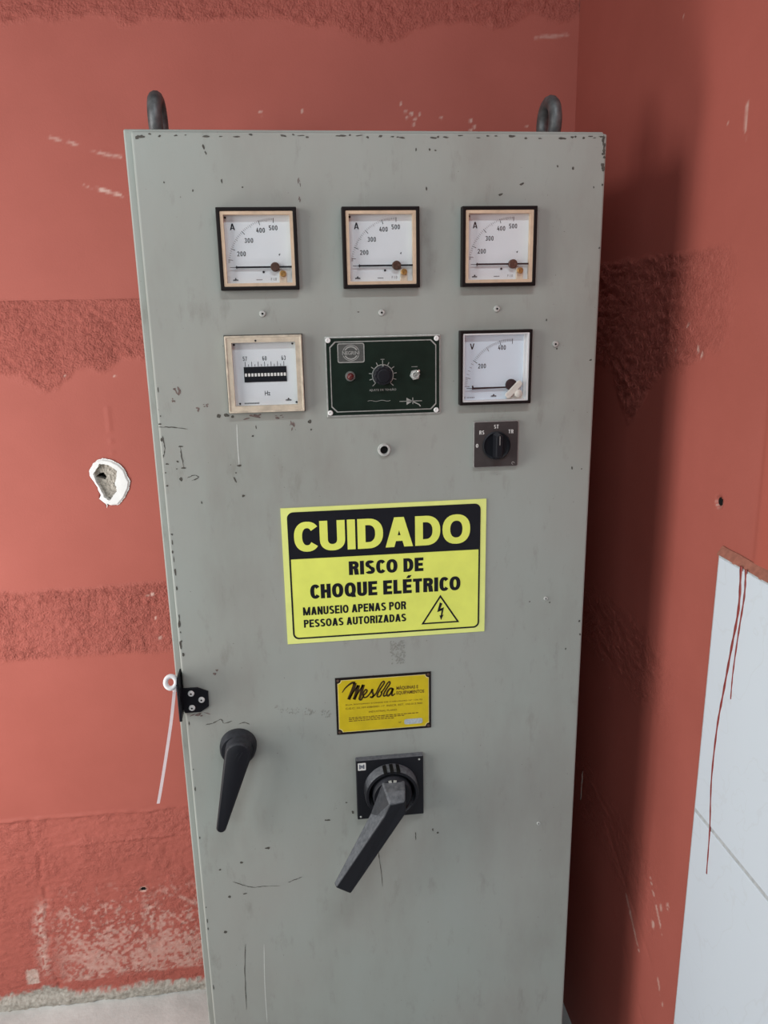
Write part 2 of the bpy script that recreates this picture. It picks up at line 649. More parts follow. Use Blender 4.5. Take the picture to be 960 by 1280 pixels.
def back_masks(x, z):
    wob = 0.020 * (fbm(x / 0.06, z / 0.2, 3, 4) - 0.5)
    wob2 = 0.05 * (fbm(x / 0.05, z / 0.05, 9, 4) - 0.5)
    lo1 = 1.425 + 0.07 * (x + 0.53) - 0.035 * np.exp(-((x + 0.454) / 0.04) ** 2)
    b1 = sstep(-0.010, 0.010, z - lo1 + wob2) * (1 - sstep(-0.002, 0.002, z - 1.556 + 0.15 * wob))
    b2 = band(z, 0.857, 1.003, wob, 0.007)
    lo4 = 2.012 - 0.030 * np.exp(-((x - 0.17) / 0.07) ** 2) + 0.02 * sstep(0.35, 0.5, x)
    b4 = sstep(-0.008, 0.008, z - lo4 + 0.8 * wob2)
    low = 1 - sstep(-0.004, 0.004, z - 0.486 + 0.6 * wob)
    patchy = 0.35 + 0.65 * sstep(0.35, 0.6, fbm(x / 0.05, z / 0.05, 41, 3))
    return b1 * (0.55 + 0.45 * patchy), b2 * (0.45 + 0.55 * patchy), b4 * 0.75, low, patchy


def back_depth(x, z):
    b1, b2, b4, low, patchy = back_masks(x, z)
    rel = plaster_relief(x, z, 11)
    d = 0.0016 * (fbm(x / 0.25, z / 0.25, 2, 3) - 0.5)
    d = d + (b1 + b2 + b4) * (-0.0028 + 0.0115 * (rel - 0.47))
    d = d + low * (-0.0028 + 0.0072 * (rel - 0.47) * (0.35 + 0.65 * patchy))
    # trowel ridges on the lower coat
    ln = 0.418 + 0.008 * (fbm(x / 0.03, z * 0, 77, 3) - 0.5) + 0.02 * (x + 0.338)
    d = d + 0.0022 * np.exp(-((z - ln) / 0.003) ** 2) * sstep(-0.58, -0.5, x)
    ln2 = 0.486 - 0.012 * (fbm(x / 0.06, z * 0, 3, 4) - 0.5)
    d = d + 0.0030 * np.exp(-((z - ln2) / 0.004) ** 2) * (0.3 + vnoise(x / 0.02, z * 0, 91))
    vx = -0.600 + 0.02 * (fbm(z / 0.05, x * 0, 55, 3) - 0.5)
    d = d + low * -0.0030 * np.exp(-((x - vx) / 0.004) ** 2) * sstep(0.35, 0.6, vnoise(z / 0.025, x * 0, 71))
    # concrete fillet at the foot of the wall
    foot = 0.030 + 0.016 * (fbm(x / 0.05, z * 0, 66, 3) - 0.5)
    d = d + 0.010 * (1 - sstep(foot - 0.014, foot, z)) * (0.7 + 0.6 * fbm(x / 0.012, z / 0.012, 13, 3))
    # hairline drips above the white patch
    for xx in (-0.352, -0.347):
        d = d + 0.0010 * np.exp(-((x - xx - 0.004 * (z - 1.3)) / 0.0022) ** 2) * band(z, 1.27, 1.375, 0 * z) * (vnoise(z / 0.012, x * 0 + xx, 5) > 0.45)
    # broken-out plaster and the drilled hole
    d = np.where(inside(WHITE, PATCH_C[0] - 0.001 + (x - PATCH_C[0]) / 0.88, PATCH_C[1] + (z - PATCH_C[1]) / 0.90), -0.035, d)
    h = np.hypot(x + 0.387, (z - 0.2836) * 1.2)
    d = np.where(h < 0.0055, -0.02, d + 0.0015 * np.exp(-((h - 0.008) / 0.003) ** 2))
    return d


def back_wear(x, z):
    b1, b2, b4, low, patchy = back_masks(x, z)
    rough = np.clip(b1 + b2 + b4 + 0.45 * low * patchy, 0, 1)
    n = fbm(x / 0.03, z / 0.03, 21, 4)
    f = fbm(x / 0.0065, z / 0.0065, 23, 2)
    # salt bloom low on the wall
    pale = sstep(0.48, 0.62, n * 0.35 + f * 0.65 + 0.16 * np.exp(-((z - 0.105) / 0.05) ** 2) - 0.10 * sstep(0.16, 0.30, z)) * (1 - sstep(0.22, 0.34, z)) * sstep(-0.62, -0.55, x) * 0.60
    pale = np.maximum(pale, 0.62 * np.exp(-((z - 0.10) / 0.035) ** 2) * sstep(-0.60, -0.45, x) * sstep(0.36, 0.60, f))
    pale = np.maximum(pale, 0.75 * np.exp(-((x + 0.376) / 0.014) ** 2) * band(z, 0.17, 0.262, 0 * z, 0.02) * sstep(0.4, 0.55, f))
    vx = -0.612 + 0.03 * (fbm(z / 0.05, x * 0, 55, 3) - 0.5)
    pale = np.maximum(pale, 0.8 * np.exp(-((x - vx) / 0.012) ** 2) * band(z, 0.08, 0.27, 0 * z, 0.03) * sstep(0.38, 0.5, f))
    # dark clean strip just above the floor
    strip = band(z, 0.026, 0.060 + 0.025 * (x + 0.3), 0.004 * (f - .5), 0.004) * sstep(-0.63, -0.58, x)
    pale = pale * (1 - strip)
    # scrapes
    def scrape(a, b, w, amt, seed):
        d = seg_dist(x, z, a, b)
        return amt * (1 - sstep(w * 0.4, w, d)) * sstep(0.35, 0.55, fbm(x / 0.012, z / 0.012, seed, 2))
    for a, b, w_, amt, sd in (((-0.396, 1.827), (-0.376, 1.822), 0.0035, 0.5, 1), ((-0.366, 1.820), (-0.300, 1.798), 0.0034, 0.55, 2), ((-0.300, 1.799), (-0.281, 1.796), 0.004, 0.6, 3),
                              ((-0.345, 1.750), (-0.275, 1.731), 0.0042, 0.95, 4), ((-0.343, 1.747), (-0.341, 1.737), 0.003, 0.6, 5), ((0.46, 1.995), (0.52, 2.0), 0.004, 0.5, 6), ((-0.31, 0.255), (-0.27, 0.225), 0.006, 0.5, 8)):
        pale = np.maximum(pale, scrape(a, b, w_, amt, sd))
    for (sx_, sz_, r_) in ((-0.034, 1.870, .0035), (0.0403, 1.8716, .0035), (-0.03, 1.864, .002), (0.228, 1.862, .003), (0.236, 1.869, .004), (0.243, 1.86, .004), (0.25, 1.868, .003), (0.24, 1.851, .004), (0.225, 1.872, .003), (0.29, 1.862, .003), (0.345, 1.858, .004), (0.352, 1.848, .004), (0.345, 1.842, .004),
                           (0.217, 1.885, .003), (0.45, 1.85, .003), (-0.302, 0.982, .005), (-0.312, 0.98, .003), (-0.296, 0.886, .0045), (-0.30, 0.93, .003), (-0.33, 1.418, .003), (-0.42, 1.42, .0025)):
        pale = np.maximum(pale, 0.95 * (1 - sstep(r_ * 0.5, r_, np.hypot(x - sx_, z - sz_))))
    h = np.hypot(x + 0.387, (z - 0.2836) * 1.2)
    pale = np.maximum(pale, 0.8 * (h > 0.005) * (1 - sstep(0.007, 0.010, h)))
    foot = 0.028 + 0.022 * (fbm(x / 0.05, z * 0, 66, 3) - 0.5) + 0.02 * (f - 0.5) + 0.025 * np.exp(-((x + 0.63) / 0.05) ** 2)
    grey = 1 - sstep(foot - 0.006, foot + 0.006, z)
    # peeled flake with light filler showing
    fl = band(x, -0.664, -0.638, 0.006 * (f - .5), 0.002) * band(z, 0.058, 0.098, 0.008 * (f - .5), 0.002)
    grey = np.maximum(grey, 0.35 * fl)
    pale = np.maximum(pale, fl)
    return np.stack([rough, pale, grey, strip * 0.0], 1)


def fine_z():
    return axis_coords(0.0, 2.6, 0.0, 2.10, 0.0034)


U = axis_coords(-1.7, RIGHT, -0.80, RIGHT, 0.0034, 0.06)
U[-1] = RIGHT
me = grid_mesh('wall_back', U, fine_z(), lambda u, v: (u + CAM_X, BACK - back_depth(u, v), v), back_wear, 'wall')
wall_back = put('wall_back', me, None, (0, 0, 0), 'structure', 'brick-red painted plaster wall behind the grey cabinet', 'wall')


def right_masks(y, z):
    wob = 0.03 * (fbm(y / 0.04, z / 0.04, 103, 4) - 0.5)
    edge = sstep(-0.075, 0.02, y + 2.2 * wob)
    lo = 1.435 - 0.085 * np.exp(-((y - 0.19) / 0.06) ** 2) + 0.04 * sstep(0.05, -0.05, y)
    p1 = sstep(-0.012, 0.012, z - lo + wob) * (1 - sstep(-0.006, 0.006, z - 1.597 + 0.4 * wob)) * (0.60 + 0.40 * edge) * sstep(-0.10, -0.05, y + wob)
    p1 = p1 * (0.72 + 0.28 * sstep(0.03, 0.12, y))
    p2 = band(z, 0.90, 1.02, wob, 0.03) * sstep(-0.05, 0.08, y + wob) * 0.55
    p3 = band(z, 0.52, 0.66, wob, 0.03) * sstep(-0.08, 0.05, y + wob) * 0.35
    return p1, p2, p3


def right_depth(y, z):
    p1, p2, p3 = right_masks(y, z)
    rel = plaster_relief(y, z, 211, 0.55, 1.25)
    d = 0.0016 * (fbm(y / 0.22, z / 0.22, 202, 3) - 0.5)
    d = d + (p1 + p2 + p3) * (-0.002 + 0.0105 * (rel - 0.47))
    # long trowel grooves low down behind the cabinet
    for a, b in (((0.20, 0.60), (-0.02, 0.48)), ((0.12, 0.45), (-0.03, 0.33))):
        d = d - 0.002 * np.exp(-(seg_dist(y, z, a, b) / 0.006) ** 2) * vnoise(y / 0.03, z / 0.03, 9)
    d = d + 0.0020 * sstep(-0.176, -0.186, y + 0.02 * (1.36 - z))       # later, brighter coat near the room side
    h = np.hypot(y + 0.0956, z - 1.2801)
    d = np.where(h < 0.0062, -0.016, d)
    return d


def right_wear(y, z):
    p1, p2, p3 = right_masks(y, z)
    f = fbm(y / 0.012, z / 0.012, 223, 3)
    rough = np.clip(p1 + p2 + p3, 0, 1)
    pale = 0 * y
    for (sy_, sz_, r_) in ((0.05, 1.463, .004), (-0.01, 1.47, .004), (-0.02, 1.463, .0035), (0.02, 1.50, .003), (0.12, 1.48, .003), (0.24, 0.90, .003), (0.20, 0.86, .0025), (-0.02, 0.55, .006), (-0.04, 0.60, .005), (-0.06, 0.62, .005), (0.06, 0.50, .005), (-0.035, 1.74, .0025), (0.1, 1.9, .002)):
        pale = np.maximum(pale, 0.8 * (1 - sstep(r_ * 0.4, r_, np.hypot(y - sy_, (z - sz_) * 0.6))) * (f > 0.4))
    for a, b in (((-0.076, 1.752), (-0.077, 1.712)), ((0.0, 0.62), (-0.05, 0.56)), ((0.08, 0.52), (0.02, 0.46)), ((-0.05, 0.47), (-0.07, 0.44))):
        pale = np.maximum(pale, 0.75 * (1 - sstep(0.0015, 0.004, seg_dist(y, z, a, b))) * (f > 0.45))
    h = np.hypot(y + 0.0956, z - 1.2801)
    pale = np.maximum(pale, 0.6 * (h > 0.0062) * (z < 1.280) * (1 - sstep(0.007, 0.010, h)))
    coat = sstep(-0.165, -0.20, y + 0.02 * (1.36 - z) + 0.02 * (fbm(y / 0.05, z / 0.3, 7, 3) - .5))
    return np.stack([rough, pale, 0 * y, 0.55 * coat], 1)


V = axis_coords(-2.4, BACK, -0.40, BACK, 0.0034, 0.08)
V[-1] = BACK
me = grid_mesh('wall_right', V, fine_z(), lambda u, v: (RIGHT + CAM_X - right_depth(u, v), u, v), right_wear, 'wall', flip=True)
wall_right = put('wall_right', me, None, (0, 0, 0), 'structure', 'brick-red painted side wall with white tiles low down', 'wall')


def floor_h(x, y):
    return 0.004 * (fbm(x / 0.1, y / 0.1, 301, 4) - 0.5) + 0.004 * np.exp(-((0.5 - y) / 0.05) ** 2) * fbm(x / 0.015, y / 0.015, 302, 3) - 0.003


me = grid_mesh('floor', axis_coords(-1.9, 0.43, -0.95, -0.2, 0.008, 0.08), axis_coords(-2.4, 0.56, 0.0, 0.56, 0.008, 0.08), lambda u, v: (u, v, floor_h(u, v)), None, 'floor')
floor = put('floor', me, None, (0, 0, 0), 'structure', 'pale grey concrete floor at the foot of the red wall', 'floor')

# white plaster patch with a broken-out hole
def plaster_patch():
    st = 0.00095
    U = np.arange(PATCH_C[0] - 0.045, PATCH_C[0] + 0.045, st)
    V = np.arange(PATCH_C[1] - 0.056, PATCH_C[1] + 0.054, st)
    uu, vv = np.meshgrid(U, V, indexing='ij')
    wx = uu + 0.0016 * (fbm(uu / 0.006, vv / 0.006, 400, 2) - 0.5)
    wz = vv + 0.0016 * (fbm(uu / 0.006, vv / 0.006, 401, 2) - 0.5)
    iw, ig, ih = inside(WHITE, wx, wz), inside(GREY, wx + 0.002 * (fbm(uu / 0.004, vv / 0.004, 402, 2) - .5), wz), inside(HOLE, wx, wz)
    dist = np.full(uu.shape, 9.0)
    for i in range(len(WHITE)):
        dist = np.minimum(dist, seg_dist(uu, vv, WHITE[i], WHITE[(i + 1) % len(WHITE)]))
    d = 0.0014 + 0.0028 * sstep(0, 0.004, dist) + 0.0012 * fbm(uu / 0.02, vv / 0.02, 403, 2)
    d = np.where(ig, -0.0045 + 0.004 * (fbm(uu / 0.004, vv / 0.004, 404, 3) - 0.5), d)
    d = np.where(ih, -0.028, d)
    idx = -np.ones(uu.shape, int)
    vs, fs, ms = [], [], []
    nu, nv = uu.shape
    def vid(i, j):
        if idx[i, j] < 0:
            idx[i, j] = len(vs)
            vs.append((uu[i, j] - PATCH_C[0], -d[i, j], vv[i, j] - PATCH_C[1]))
        return idx[i, j]
    for i in range(nu - 1):
        for j in range(nv - 1):
            if iw[i, j]:
                fs.append((vid(i, j), vid(i + 1, j), vid(i + 1, j + 1), vid(i, j + 1)))
                ms.append(2 if ih[i, j] else 1 if ig[i, j] else 0)
    me = bpy.data.meshes.new('plaster_patch')
    me.from_pydata(vs, [], fs)
    for k in ('plaster_white', 'plaster_broken', 'dark_hole'):
        me.materials.append(MATS[k])
    for p, m_ in zip(me.polygons, ms):
        p.material_index = m_
    put('plaster_patch', me, wall_back, (PATCH_C[0] + CAM_X, BACK, PATCH_C[1]), None, 'white filler patch broken open around a dark hole')


plaster_patch()

# tiles on the right wall
TX = 0.5325                                   # x of the glazed faces from the camera, fitted to image coordinates
TILE_TOP, TILE_H, TILE_W, TILE_Y0 = 1.2165, 0.376, 0.376, -0.120
mb = MB()
mb.box(K(TX) + 0.0010, K(RIGHT) + 0.006, TILE_Y0 - 3 * TILE_W, TILE_Y0 - 0.001, 0.0, TILE_TOP - 0.001)
put('grout_bed', mb.mesh('grout_bed', 'grout'), wall_right, (0, 0, 0))
tile_me = {}
for r in range(4):
    z1 = TILE_TOP - r * TILE_H
    z0 = max(z1 - TILE_H, 0.0)
    key = round(z1 - z0, 3)
    if key not in tile_me:
        g = 0.0030
        t = MB()
        t.box(-0.0, 0.007, -TILE_W / 2 + g, TILE_W / 2 - g, -key / 2 + g, key / 2 - g)
        tile_me[key] = t.mesh('tile', 'tile', 0.0012, 2)
    for c_ in range(3):
        put('tile', tile_me[key], wall_right, (K(TX), TILE_Y0 - (c_ + 0.5) * TILE_W, (z0 + z1) / 2))
# painted mortar ledge along the tile tops
mb = MB()
n = 60
ys = [TILE_Y0 + 0.004 - k * (3 * TILE_W + 0.004) / n for k in range(n + 1)]
rng = random.Random(4)
rings = []
for y in ys:
    j = rng.uniform(-0.0012, 0.0012)
    rings.append([(K(TX) + 0.0006 + abs(j), y, TILE_TOP - 0.002), (K(TX) + 0.0008 + abs(j), y, TILE_TOP + 0.0005 + 0.5 * j), (K(RIGHT) - 0.002, y, TILE_TOP + 0.0105 + j), (K(RIGHT) + 0.006, y, TILE_TOP + 0.011 + j), (K(RIGHT) + 0.006, y, TILE_TOP - 0.002)])
mb.loft(rings)
put('mortar_ledge', mb.mesh('mortar_ledge', 'mortar_painted'), wall_right, (0, 0, 0))
DRIPS = ([(-0.1729, 1.2181), (-0.1769, 1.1654), (-0.1706, 1.109), (-0.1632, 1.0441), (-0.1572, 0.9887), (-0.1565, 0.9103), (-0.1641, 0.8413), (-0.1675, 0.7712)],
         [(-0.1833, 1.2175), (-0.1858, 1.1845), (-0.1821, 1.1358), (-0.1793, 1.0803), (-0.1803, 1.043)])
for k, dr_ in enumerate(DRIPS):
    pts = smooth_line([(a, b) for a, b in dr_], 8)
    m_ = len(pts)
    mb = MB()
    rings = []
    for i, p in enumerate(pts):
        wd = (0.0027 if k == 0 else 0.0021) * (1 - 0.50 * i / m_) * (1 + 0.25 * math.sin(i * 1.7))
        rings.append([(K(TX) - 0.0011 * math.sin(math.pi * q / 5) + 0.0003, p[0] + wd * math.cos(math.pi * q / 5), p[1]) for q in range(6)])
    mb.loft(rings)
    put('paint_drip', mb.mesh('paint_drip', 'drip_paint', smooth=60), wall_right, (0, 0, 0))

# drilled holes: black discs set in the pits to paint the shade inside
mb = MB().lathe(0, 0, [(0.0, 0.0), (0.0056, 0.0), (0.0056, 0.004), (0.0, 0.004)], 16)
put('hole_shade', mb.mesh('hole_shade', 'dark_hole'), wall_back, (K(-0.387), BACK + 0.004, 0.2836))
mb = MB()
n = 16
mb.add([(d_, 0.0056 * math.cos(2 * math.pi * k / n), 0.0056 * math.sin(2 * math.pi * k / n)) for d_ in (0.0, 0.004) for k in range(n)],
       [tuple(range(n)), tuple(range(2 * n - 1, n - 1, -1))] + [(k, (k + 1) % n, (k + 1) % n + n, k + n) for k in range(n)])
put('hole_shade', mb.mesh('hole_shade', 'dark_hole'), wall_right, (K(RIGHT) + 0.0022, -0.0956, 1.2801))
# ------------------------------------------------------------------ block lettering drawn stroke by stroke
def letter(ch, w_, tx, tz):
    """polygons of one capital or digit in a cell w_ wide and 1 high"""
    out = []
    def bar(x0, x1, z0=0.0, z1=1.0):
        out.append([(x0, z0), (x1, z0), (x1, z1), (x0, z1)])
    def para(xb, xt, z0=0.0, z1=1.0, t=None):
        t = t or tx * 1.08
        out.append([(xb, z0), (xb + t, z0), (xt + t, z1), (xt, z1)])
    def ring(cx, cz, rx, rz, a0, a1, n=20, e=0.88):
        f = lambda a, s, m: math.copysign(abs(a) ** e, a)
        O_, I_ = [], []
        for k in range(n + 1):
            a = R(a0 + (a1 - a0) * k / n)
            c, s = f(math.cos(a), 0, 0), f(math.sin(a), 0, 0)
            O_.append((cx + rx * c, cz + rz * s))
            I_.append((cx + (rx - tx) * c, cz + (rz - tz) * s))
        for k in range(n):
            out.append([O_[k], O_[k + 1], I_[k + 1], I_[k]])
    h = w_ / 2
    if ch in 'O0Q':
        ring(h, 0.5, h, 0.5, 0, 360, 28)
        if ch == 'Q':
            para(w_ - tx * 1.1, h, -0.04, 0.30)
    elif ch in 'CG':
        ring(h, 0.5, h, 0.5, 38, 322, 26)
    elif ch == 'D':
        bar(0, tx)
        x = w_ * 0.42
        bar(tx, x, 0, tz)
        bar(tx, x, 1 - tz, 1)
        ring(x, 0.5, w_ - x, 0.5, -90, 90)
    elif ch == 'U':
        bar(0, tx, h * 0.9, 1)
        bar(w_ - tx, w_, h * 0.9, 1)
        ring(h, h * 0.9, h, h * 0.9, 180, 360)
    elif ch == 'I':
        bar(0, w_)
    elif ch == 'A':
        t = tx * 1.12
        para(0, h - t * 0.55, t=t)
        para(w_ - t, h - t * 0.45, t=t)
        bar(w_ * 0.22, w_ * 0.78, 0.20, 0.20 + tz * 0.9)
    elif ch == 'V':
        t = tx * 1.12
        para(h - t * 0.55, 0, t=t)
        para(h - t * 0.45, w_ - t, t=t)
    elif ch in 'EÉF':
        bar(0, tx)
        for z in ((0, 0.5 - tz / 2, 1 - tz) if ch != 'F' else (0.5 - tz / 2, 1 - tz)):
            bar(tx, w_ * (0.93 if z == 0.5 - tz / 2 else 1), z, z + tz)
        if ch == 'É':
            para(w_ * 0.38, w_ * 0.60, 1.07, 1.27, tx * 0.9)
    elif ch == 'H':
        bar(0, tx)
        bar(w_ - tx, w_)
        bar(tx, w_ - tx, 0.5 - tz / 2, 0.5 + tz / 2)
    elif ch == 'L':
        bar(0, tx)
        bar(tx, w_, 0, tz)
    elif ch == 'T':
        bar(h - tx / 2, h + tx / 2)
        bar(0, w_, 1 - tz, 1)
    elif ch == 'N':
        bar(0, tx)
        bar(w_ - tx, w_)
        para(w_ - tx * 1.1, 0)
    elif ch == 'M':
        bar(0, tx)
        bar(w_ - tx, w_)
        para(h - tx * 0.5, 0, t=tx)
        para(h - tx * 0.5, w_ - tx, t=tx)
    elif ch == 'Z':
        bar(0, w_, 0, tz)
        bar(0, w_, 1 - tz, 1)
        para(0, w_ - tx * 1.2, tz * 0.5, 1 - tz * 0.5, tx * 1.2)
    elif ch in 'PR':
        bar(0, tx)
        x = w_ * 0.52
        bar(tx, x, 1 - tz, 1)
        bar(tx, x, 0.42, 0.42 + tz)
        ring(x, 0.71, w_ - x, 0.29, -90, 90, 14)
        if ch == 'R':
            para(w_ - tx * 1.05, w_ * 0.48, 0, 0.46)
    elif ch == 'S':
        ring(h, 0.73, h * 0.96, 0.27, 25, 270, 18)
        ring(h, 0.27 + tz * 0.0, h, 0.27 + 0.0, 90, -155, 18)
        bar(h - tx * 0.3, h + tx * 0.3, 0.5 - tz * 0.5, 0.5 + tz * 0.5)
    elif ch == '1':
        bar(h - tx / 2, h + tx / 2)
        para(h - tx * 1.6, h - tx / 2, 0.74, 1.0, tx)
    elif ch == '2':
        ring(h, 0.70, h, 0.30, 175, -35, 16)
        para(0, w_ - tx * 1.3, tz * 0.6, 0.55, tx * 1.15)
        bar(0, w_, 0, tz)
    elif ch == '3':
        ring(h, 0.74, h * 0.95, 0.26, 165, -90, 14)
        ring(h, 0.27, h, 0.27, 90, -165, 14)
    elif ch == '4':
        para(0, w_ * 0.45, 0.26, 1.0)
        bar(0, w_, 0.22, 0.22 + tz)
        bar(w_ * 0.62, w_ * 0.62 + tx, 0, 0.6)
    elif ch == '5':
        bar(0, w_ * 0.95, 1 - tz, 1)
        bar(0.02, tx + 0.02, 0.5, 1)
        ring(h, 0.31, h, 0.31, 130, -160, 18)
    elif ch == '6':
        ring(h, 0.30, h, 0.30, 0, 360, 20)
        ring(h, 0.55, h, 0.45, 60, 180, 12)
        bar(0, tx, 0.28, 0.56)
    elif ch == '7':
        bar(0, w_, 1 - tz, 1)
        para(w_ * 0.2, w_ - tx * 1.1, 0, 1 - tz * 0.5)
    elif ch == '9':
        ring(h, 0.70, h, 0.30, 0, 360, 20)
        ring(h, 0.45, h, 0.45, -120, 0, 12)
    return out


WIDTHS = {'I': None, 'C': 0.90, 'O': 1.0, 'Q': 1.0, 'M': 1.24, 'A': 0.98, 'U': 0.88, 'D': 0.90, 'E': 0.80, 'É': 0.80, 'L': 0.74, 'T': 0.82, 'S': 0.86, 'P': 0.84, 'R': 0.88, 'H': 0.88, 'N': 0.90, 'Z': 0.80}


def block_text(mb, body, x0, x1, z0, z1, y, tx=0.2, tz=0.17, gap=0.10, wide=0.72, space=0.34):
    """cap height z0..z1, stretched to x0..x1"""
    x, polys = 0.0, []
    for ch in body:
        if ch == ' ':
            x += space
            continue
        w_ = tx if ch == 'I' else wide * WIDTHS.get(ch, 0.86)
        for p in letter(ch, w_, tx, tz):
            polys.append([(x + a, b) for a, b in p])
        x += w_ * (0.90 if ch == 'C' else 1.0) + gap
    s = (x1 - x0) / (x - gap)
    for k, p in enumerate(polys):
        mb.add([(x0 + a * s, y - 4e-6 * (k % 9), z0 + b * (z1 - z0)) for a, b in p], [tuple(range(len(p)))])
    return mb


# ------------------------------------------------------------------ the cabinet
TOP = 1.736
cab = put('switchgear_cabinet', None, None, (0, 0, 0), None, 'tall grey-green steel control cabinet with meters, warning sign and black handles', 'cabinet')


def part(name, mb, mat, loc=(0, 0, 0), parent=None, label=None, kind=None, **kw):
    me = mb if isinstance(mb, bpy.types.Mesh) else mb.mesh(name, mat, **kw)
    return put(name, me, parent or cab, loc, kind, label)


XL, XR = K(-0.1835), K(0.4035)
mb = MB().box(XL, XR, 0.0095, 0.455, 0.0, TOP + 0.004)
part('body', mb, 'enamel', bevel=0.002)
DL, DR = K(-0.1735), K(0.4045)
mb = MB().box(DL, DR, 0.0, 0.0090, 0.09, TOP)
door = part('door', mb, 'enamel', bevel=0.0028, seg=3)

def chip_poly(mb, cx, cz, w_, h_, ang, y, rng, n=9):
    a = R(ang)
    pts = []
    y -= rng.uniform(0, 6e-5)
    for k in range(n):
        t = 2 * math.pi * k / n
        r = rng.uniform(0.55, 1.1)
        px, pz = 0.5 * w_ * r * math.cos(t), 0.5 * h_ * r * math.sin(t)
        pts.append((cx + px * math.cos(a) - pz * math.sin(a), y, cz + px * math.sin(a) + pz * math.cos(a)))
    mb.add(pts, [tuple(range(n))])


CHIPS = [
(-0.2040,1.7195,0.0031,0.0073,20),(-0.2017,1.7126,0.0021,0.0062,20),(-0.1853,1.6818,0.0021,0.0062,0),(-0.2527,1.6801,0.0021,0.0031,0),(-0.2199,1.6712,0.0021,0.0031,0),(-0.1612,1.6746,0.0031,0.0021,0),(0.0503,1.7169,0.0021,0.0052,0),(0.0671,1.7169,0.0031,0.0042,0),(0.0741,1.7160,0.0031,0.0021,0),(0.2490,1.6962,0.0042,0.0042,0),(0.2293,1.6981,0.0031,0.0031,0),(0.1836,1.6777,0.0062,0.0031,20),(0.1572,1.6656,0.0083,0.0031,20),(0.0630,1.6724,0.0021,0.0052,0),(0.2773,1.6738,0.0021,0.0031,0),(-0.2094,1.4008,0.0068,0.0056,20),(-0.1992,1.4015,0.0090,0.0056,0),(-0.1912,1.3992,0.0045,0.0045,0),(-0.1673,1.3733,0.0034,0.0034,0),(-0.1625,1.3847,0.0017,0.0057,0),(-0.0930,1.3895,0.0057,0.0057,0),(-0.0914,1.3789,0.0028,0.0034,0),(-0.2599,1.3633,0.0069,0.0023,0),(-0.2582,1.3348,0.0082,0.0023,0),(-0.2656,1.3436,0.0035,0.0035,30),(-0.2635,1.3201,0.0047,0.0059,0),(-0.2674,1.3341,0.0023,0.0023,0),(-0.1873,1.3350,0.0070,0.0035,0),(-0.1921,1.3255,0.0023,0.0023,0),(-0.1938,1.3159,0.0024,0.0094,20),(-0.2394,1.2878,0.0024,0.0060,0),(-0.1848,1.2939,0.0048,0.0036,0),(0.2864,1.0840,0.0039,0.0039,0),(0.2886,1.0624,0.0039,0.0039,0),(0.2652,1.3124,0.0023,0.0058,0),(0.2791,1.3107,0.0023,0.0023,0),(0.2108,1.1188,0.0025,0.0025,0),(0.2406,1.1157,0.0038,0.0025,0),(-0.2456,0.6688,0.0060,0.0060,0),(-0.2226,0.6717,0.0075,0.0030,0),(-0.2561,0.6054,0.0061,0.0061,0),(-0.2238,0.7278,0.0059,0.0044,0),(-0.1832,0.7486,0.0088,0.0044,0),(-0.0915,0.7876,0.0087,0.0043,0),(-0.2564,0.7189,0.0044,0.0030,0),(0.2677,1.0409,0.0026,0.0039,0),(0.2371,1.4746,0.0032,0.0027,0),(-0.0253,1.5268,0.0031,0.0016,0),(0.0685,0.7535,0.0029,0.0058,0),(0.0760,0.7469,0.0044,0.0044,0),(-0.0537,0.7975,0.0043,0.0057,0),(-0.0951,0.7880,0.0029,0.0029,0),(-0.0628,0.8151,0.0043,0.0029,0),(0.2216,1.5119,0.0021,0.0032,0),(0.2886,1.6007,0.0031,0.0031,0),(0.2841,1.4587,0.0043,0.0022,20),(0.1739,1.5678,0.0021,0.0031,0),(0.0403,0.8087,0.0014,0.0014,0),(-0.2834,1.3932,0.0057,0.0023,0),(-0.2832,1.3725,0.0034,0.0057,0),(-0.2790,1.3410,0.0047,0.0029,0),(-0.2820,1.3295,0.0023,0.0023,0),(-0.2815,1.3124,0.0035,0.0030,0),(-0.2889,1.3540,0.0023,0.0023,0),(-0.2812,1.2460,0.0037,0.0037,0),(-0.2823,1.2216,0.0025,0.0062,0),(-0.2816,1.1933,0.0025,0.0150,0),(-0.2814,1.1705,0.0025,0.0076,0),(-0.2827,1.1182,0.0039,0.0129,0),(-0.2830,1.0886,0.0039,0.0157,0),(-0.2811,1.0729,0.0039,0.0066,0),(-0.2849,0.7321,0.0030,0.0059,0),(-0.2987,0.6331,0.0030,0.0061,0),]
SCRATCHES = [
[ (-0.2608,1.3644),(-0.2599,1.3507),(-0.2582,1.3348) ],
[ (-0.2867,1.3892),(-0.2688,1.3885),(-0.2489,1.3857) ],
[ (-0.2552,1.3219),(-0.2457,1.3247),(-0.2409,1.3213),(-0.2494,1.3174) ],
[ (-0.2390,0.6954),(-0.2252,0.6880),(-0.2111,0.6820),(-0.1954,0.6815),(-0.1689,0.6798) ],
[ (-0.1565,0.6841),(-0.1441,0.6884),(-0.1342,0.6916) ],
[ (-0.2273,0.5791),(-0.2309,0.5415),(-0.2327,0.4952),(-0.2341,0.4528) ],
[ (-0.2591,0.9622),(-0.2466,0.9649),(-0.2373,0.9692),(-0.2333,0.9625),(-0.2218,0.9653) ],
[ (-0.2132,0.9595),(-0.2052,0.9613),(-0.1974,0.9581) ],
[ (-0.0175,0.7300),(-0.0133,0.6934),(-0.0115,0.6593) ],
[ (0.0422,0.7377),(0.0411,0.7522) ],
[ (0.3035,0.8328),(0.3036,0.8031),(0.3033,0.7817) ],
[ (-0.1051,1.4639),(-0.1034,1.4789) ],
[ (-0.2818,1.3777),(-0.2802,1.3620),(-0.2833,1.3496) ],
]
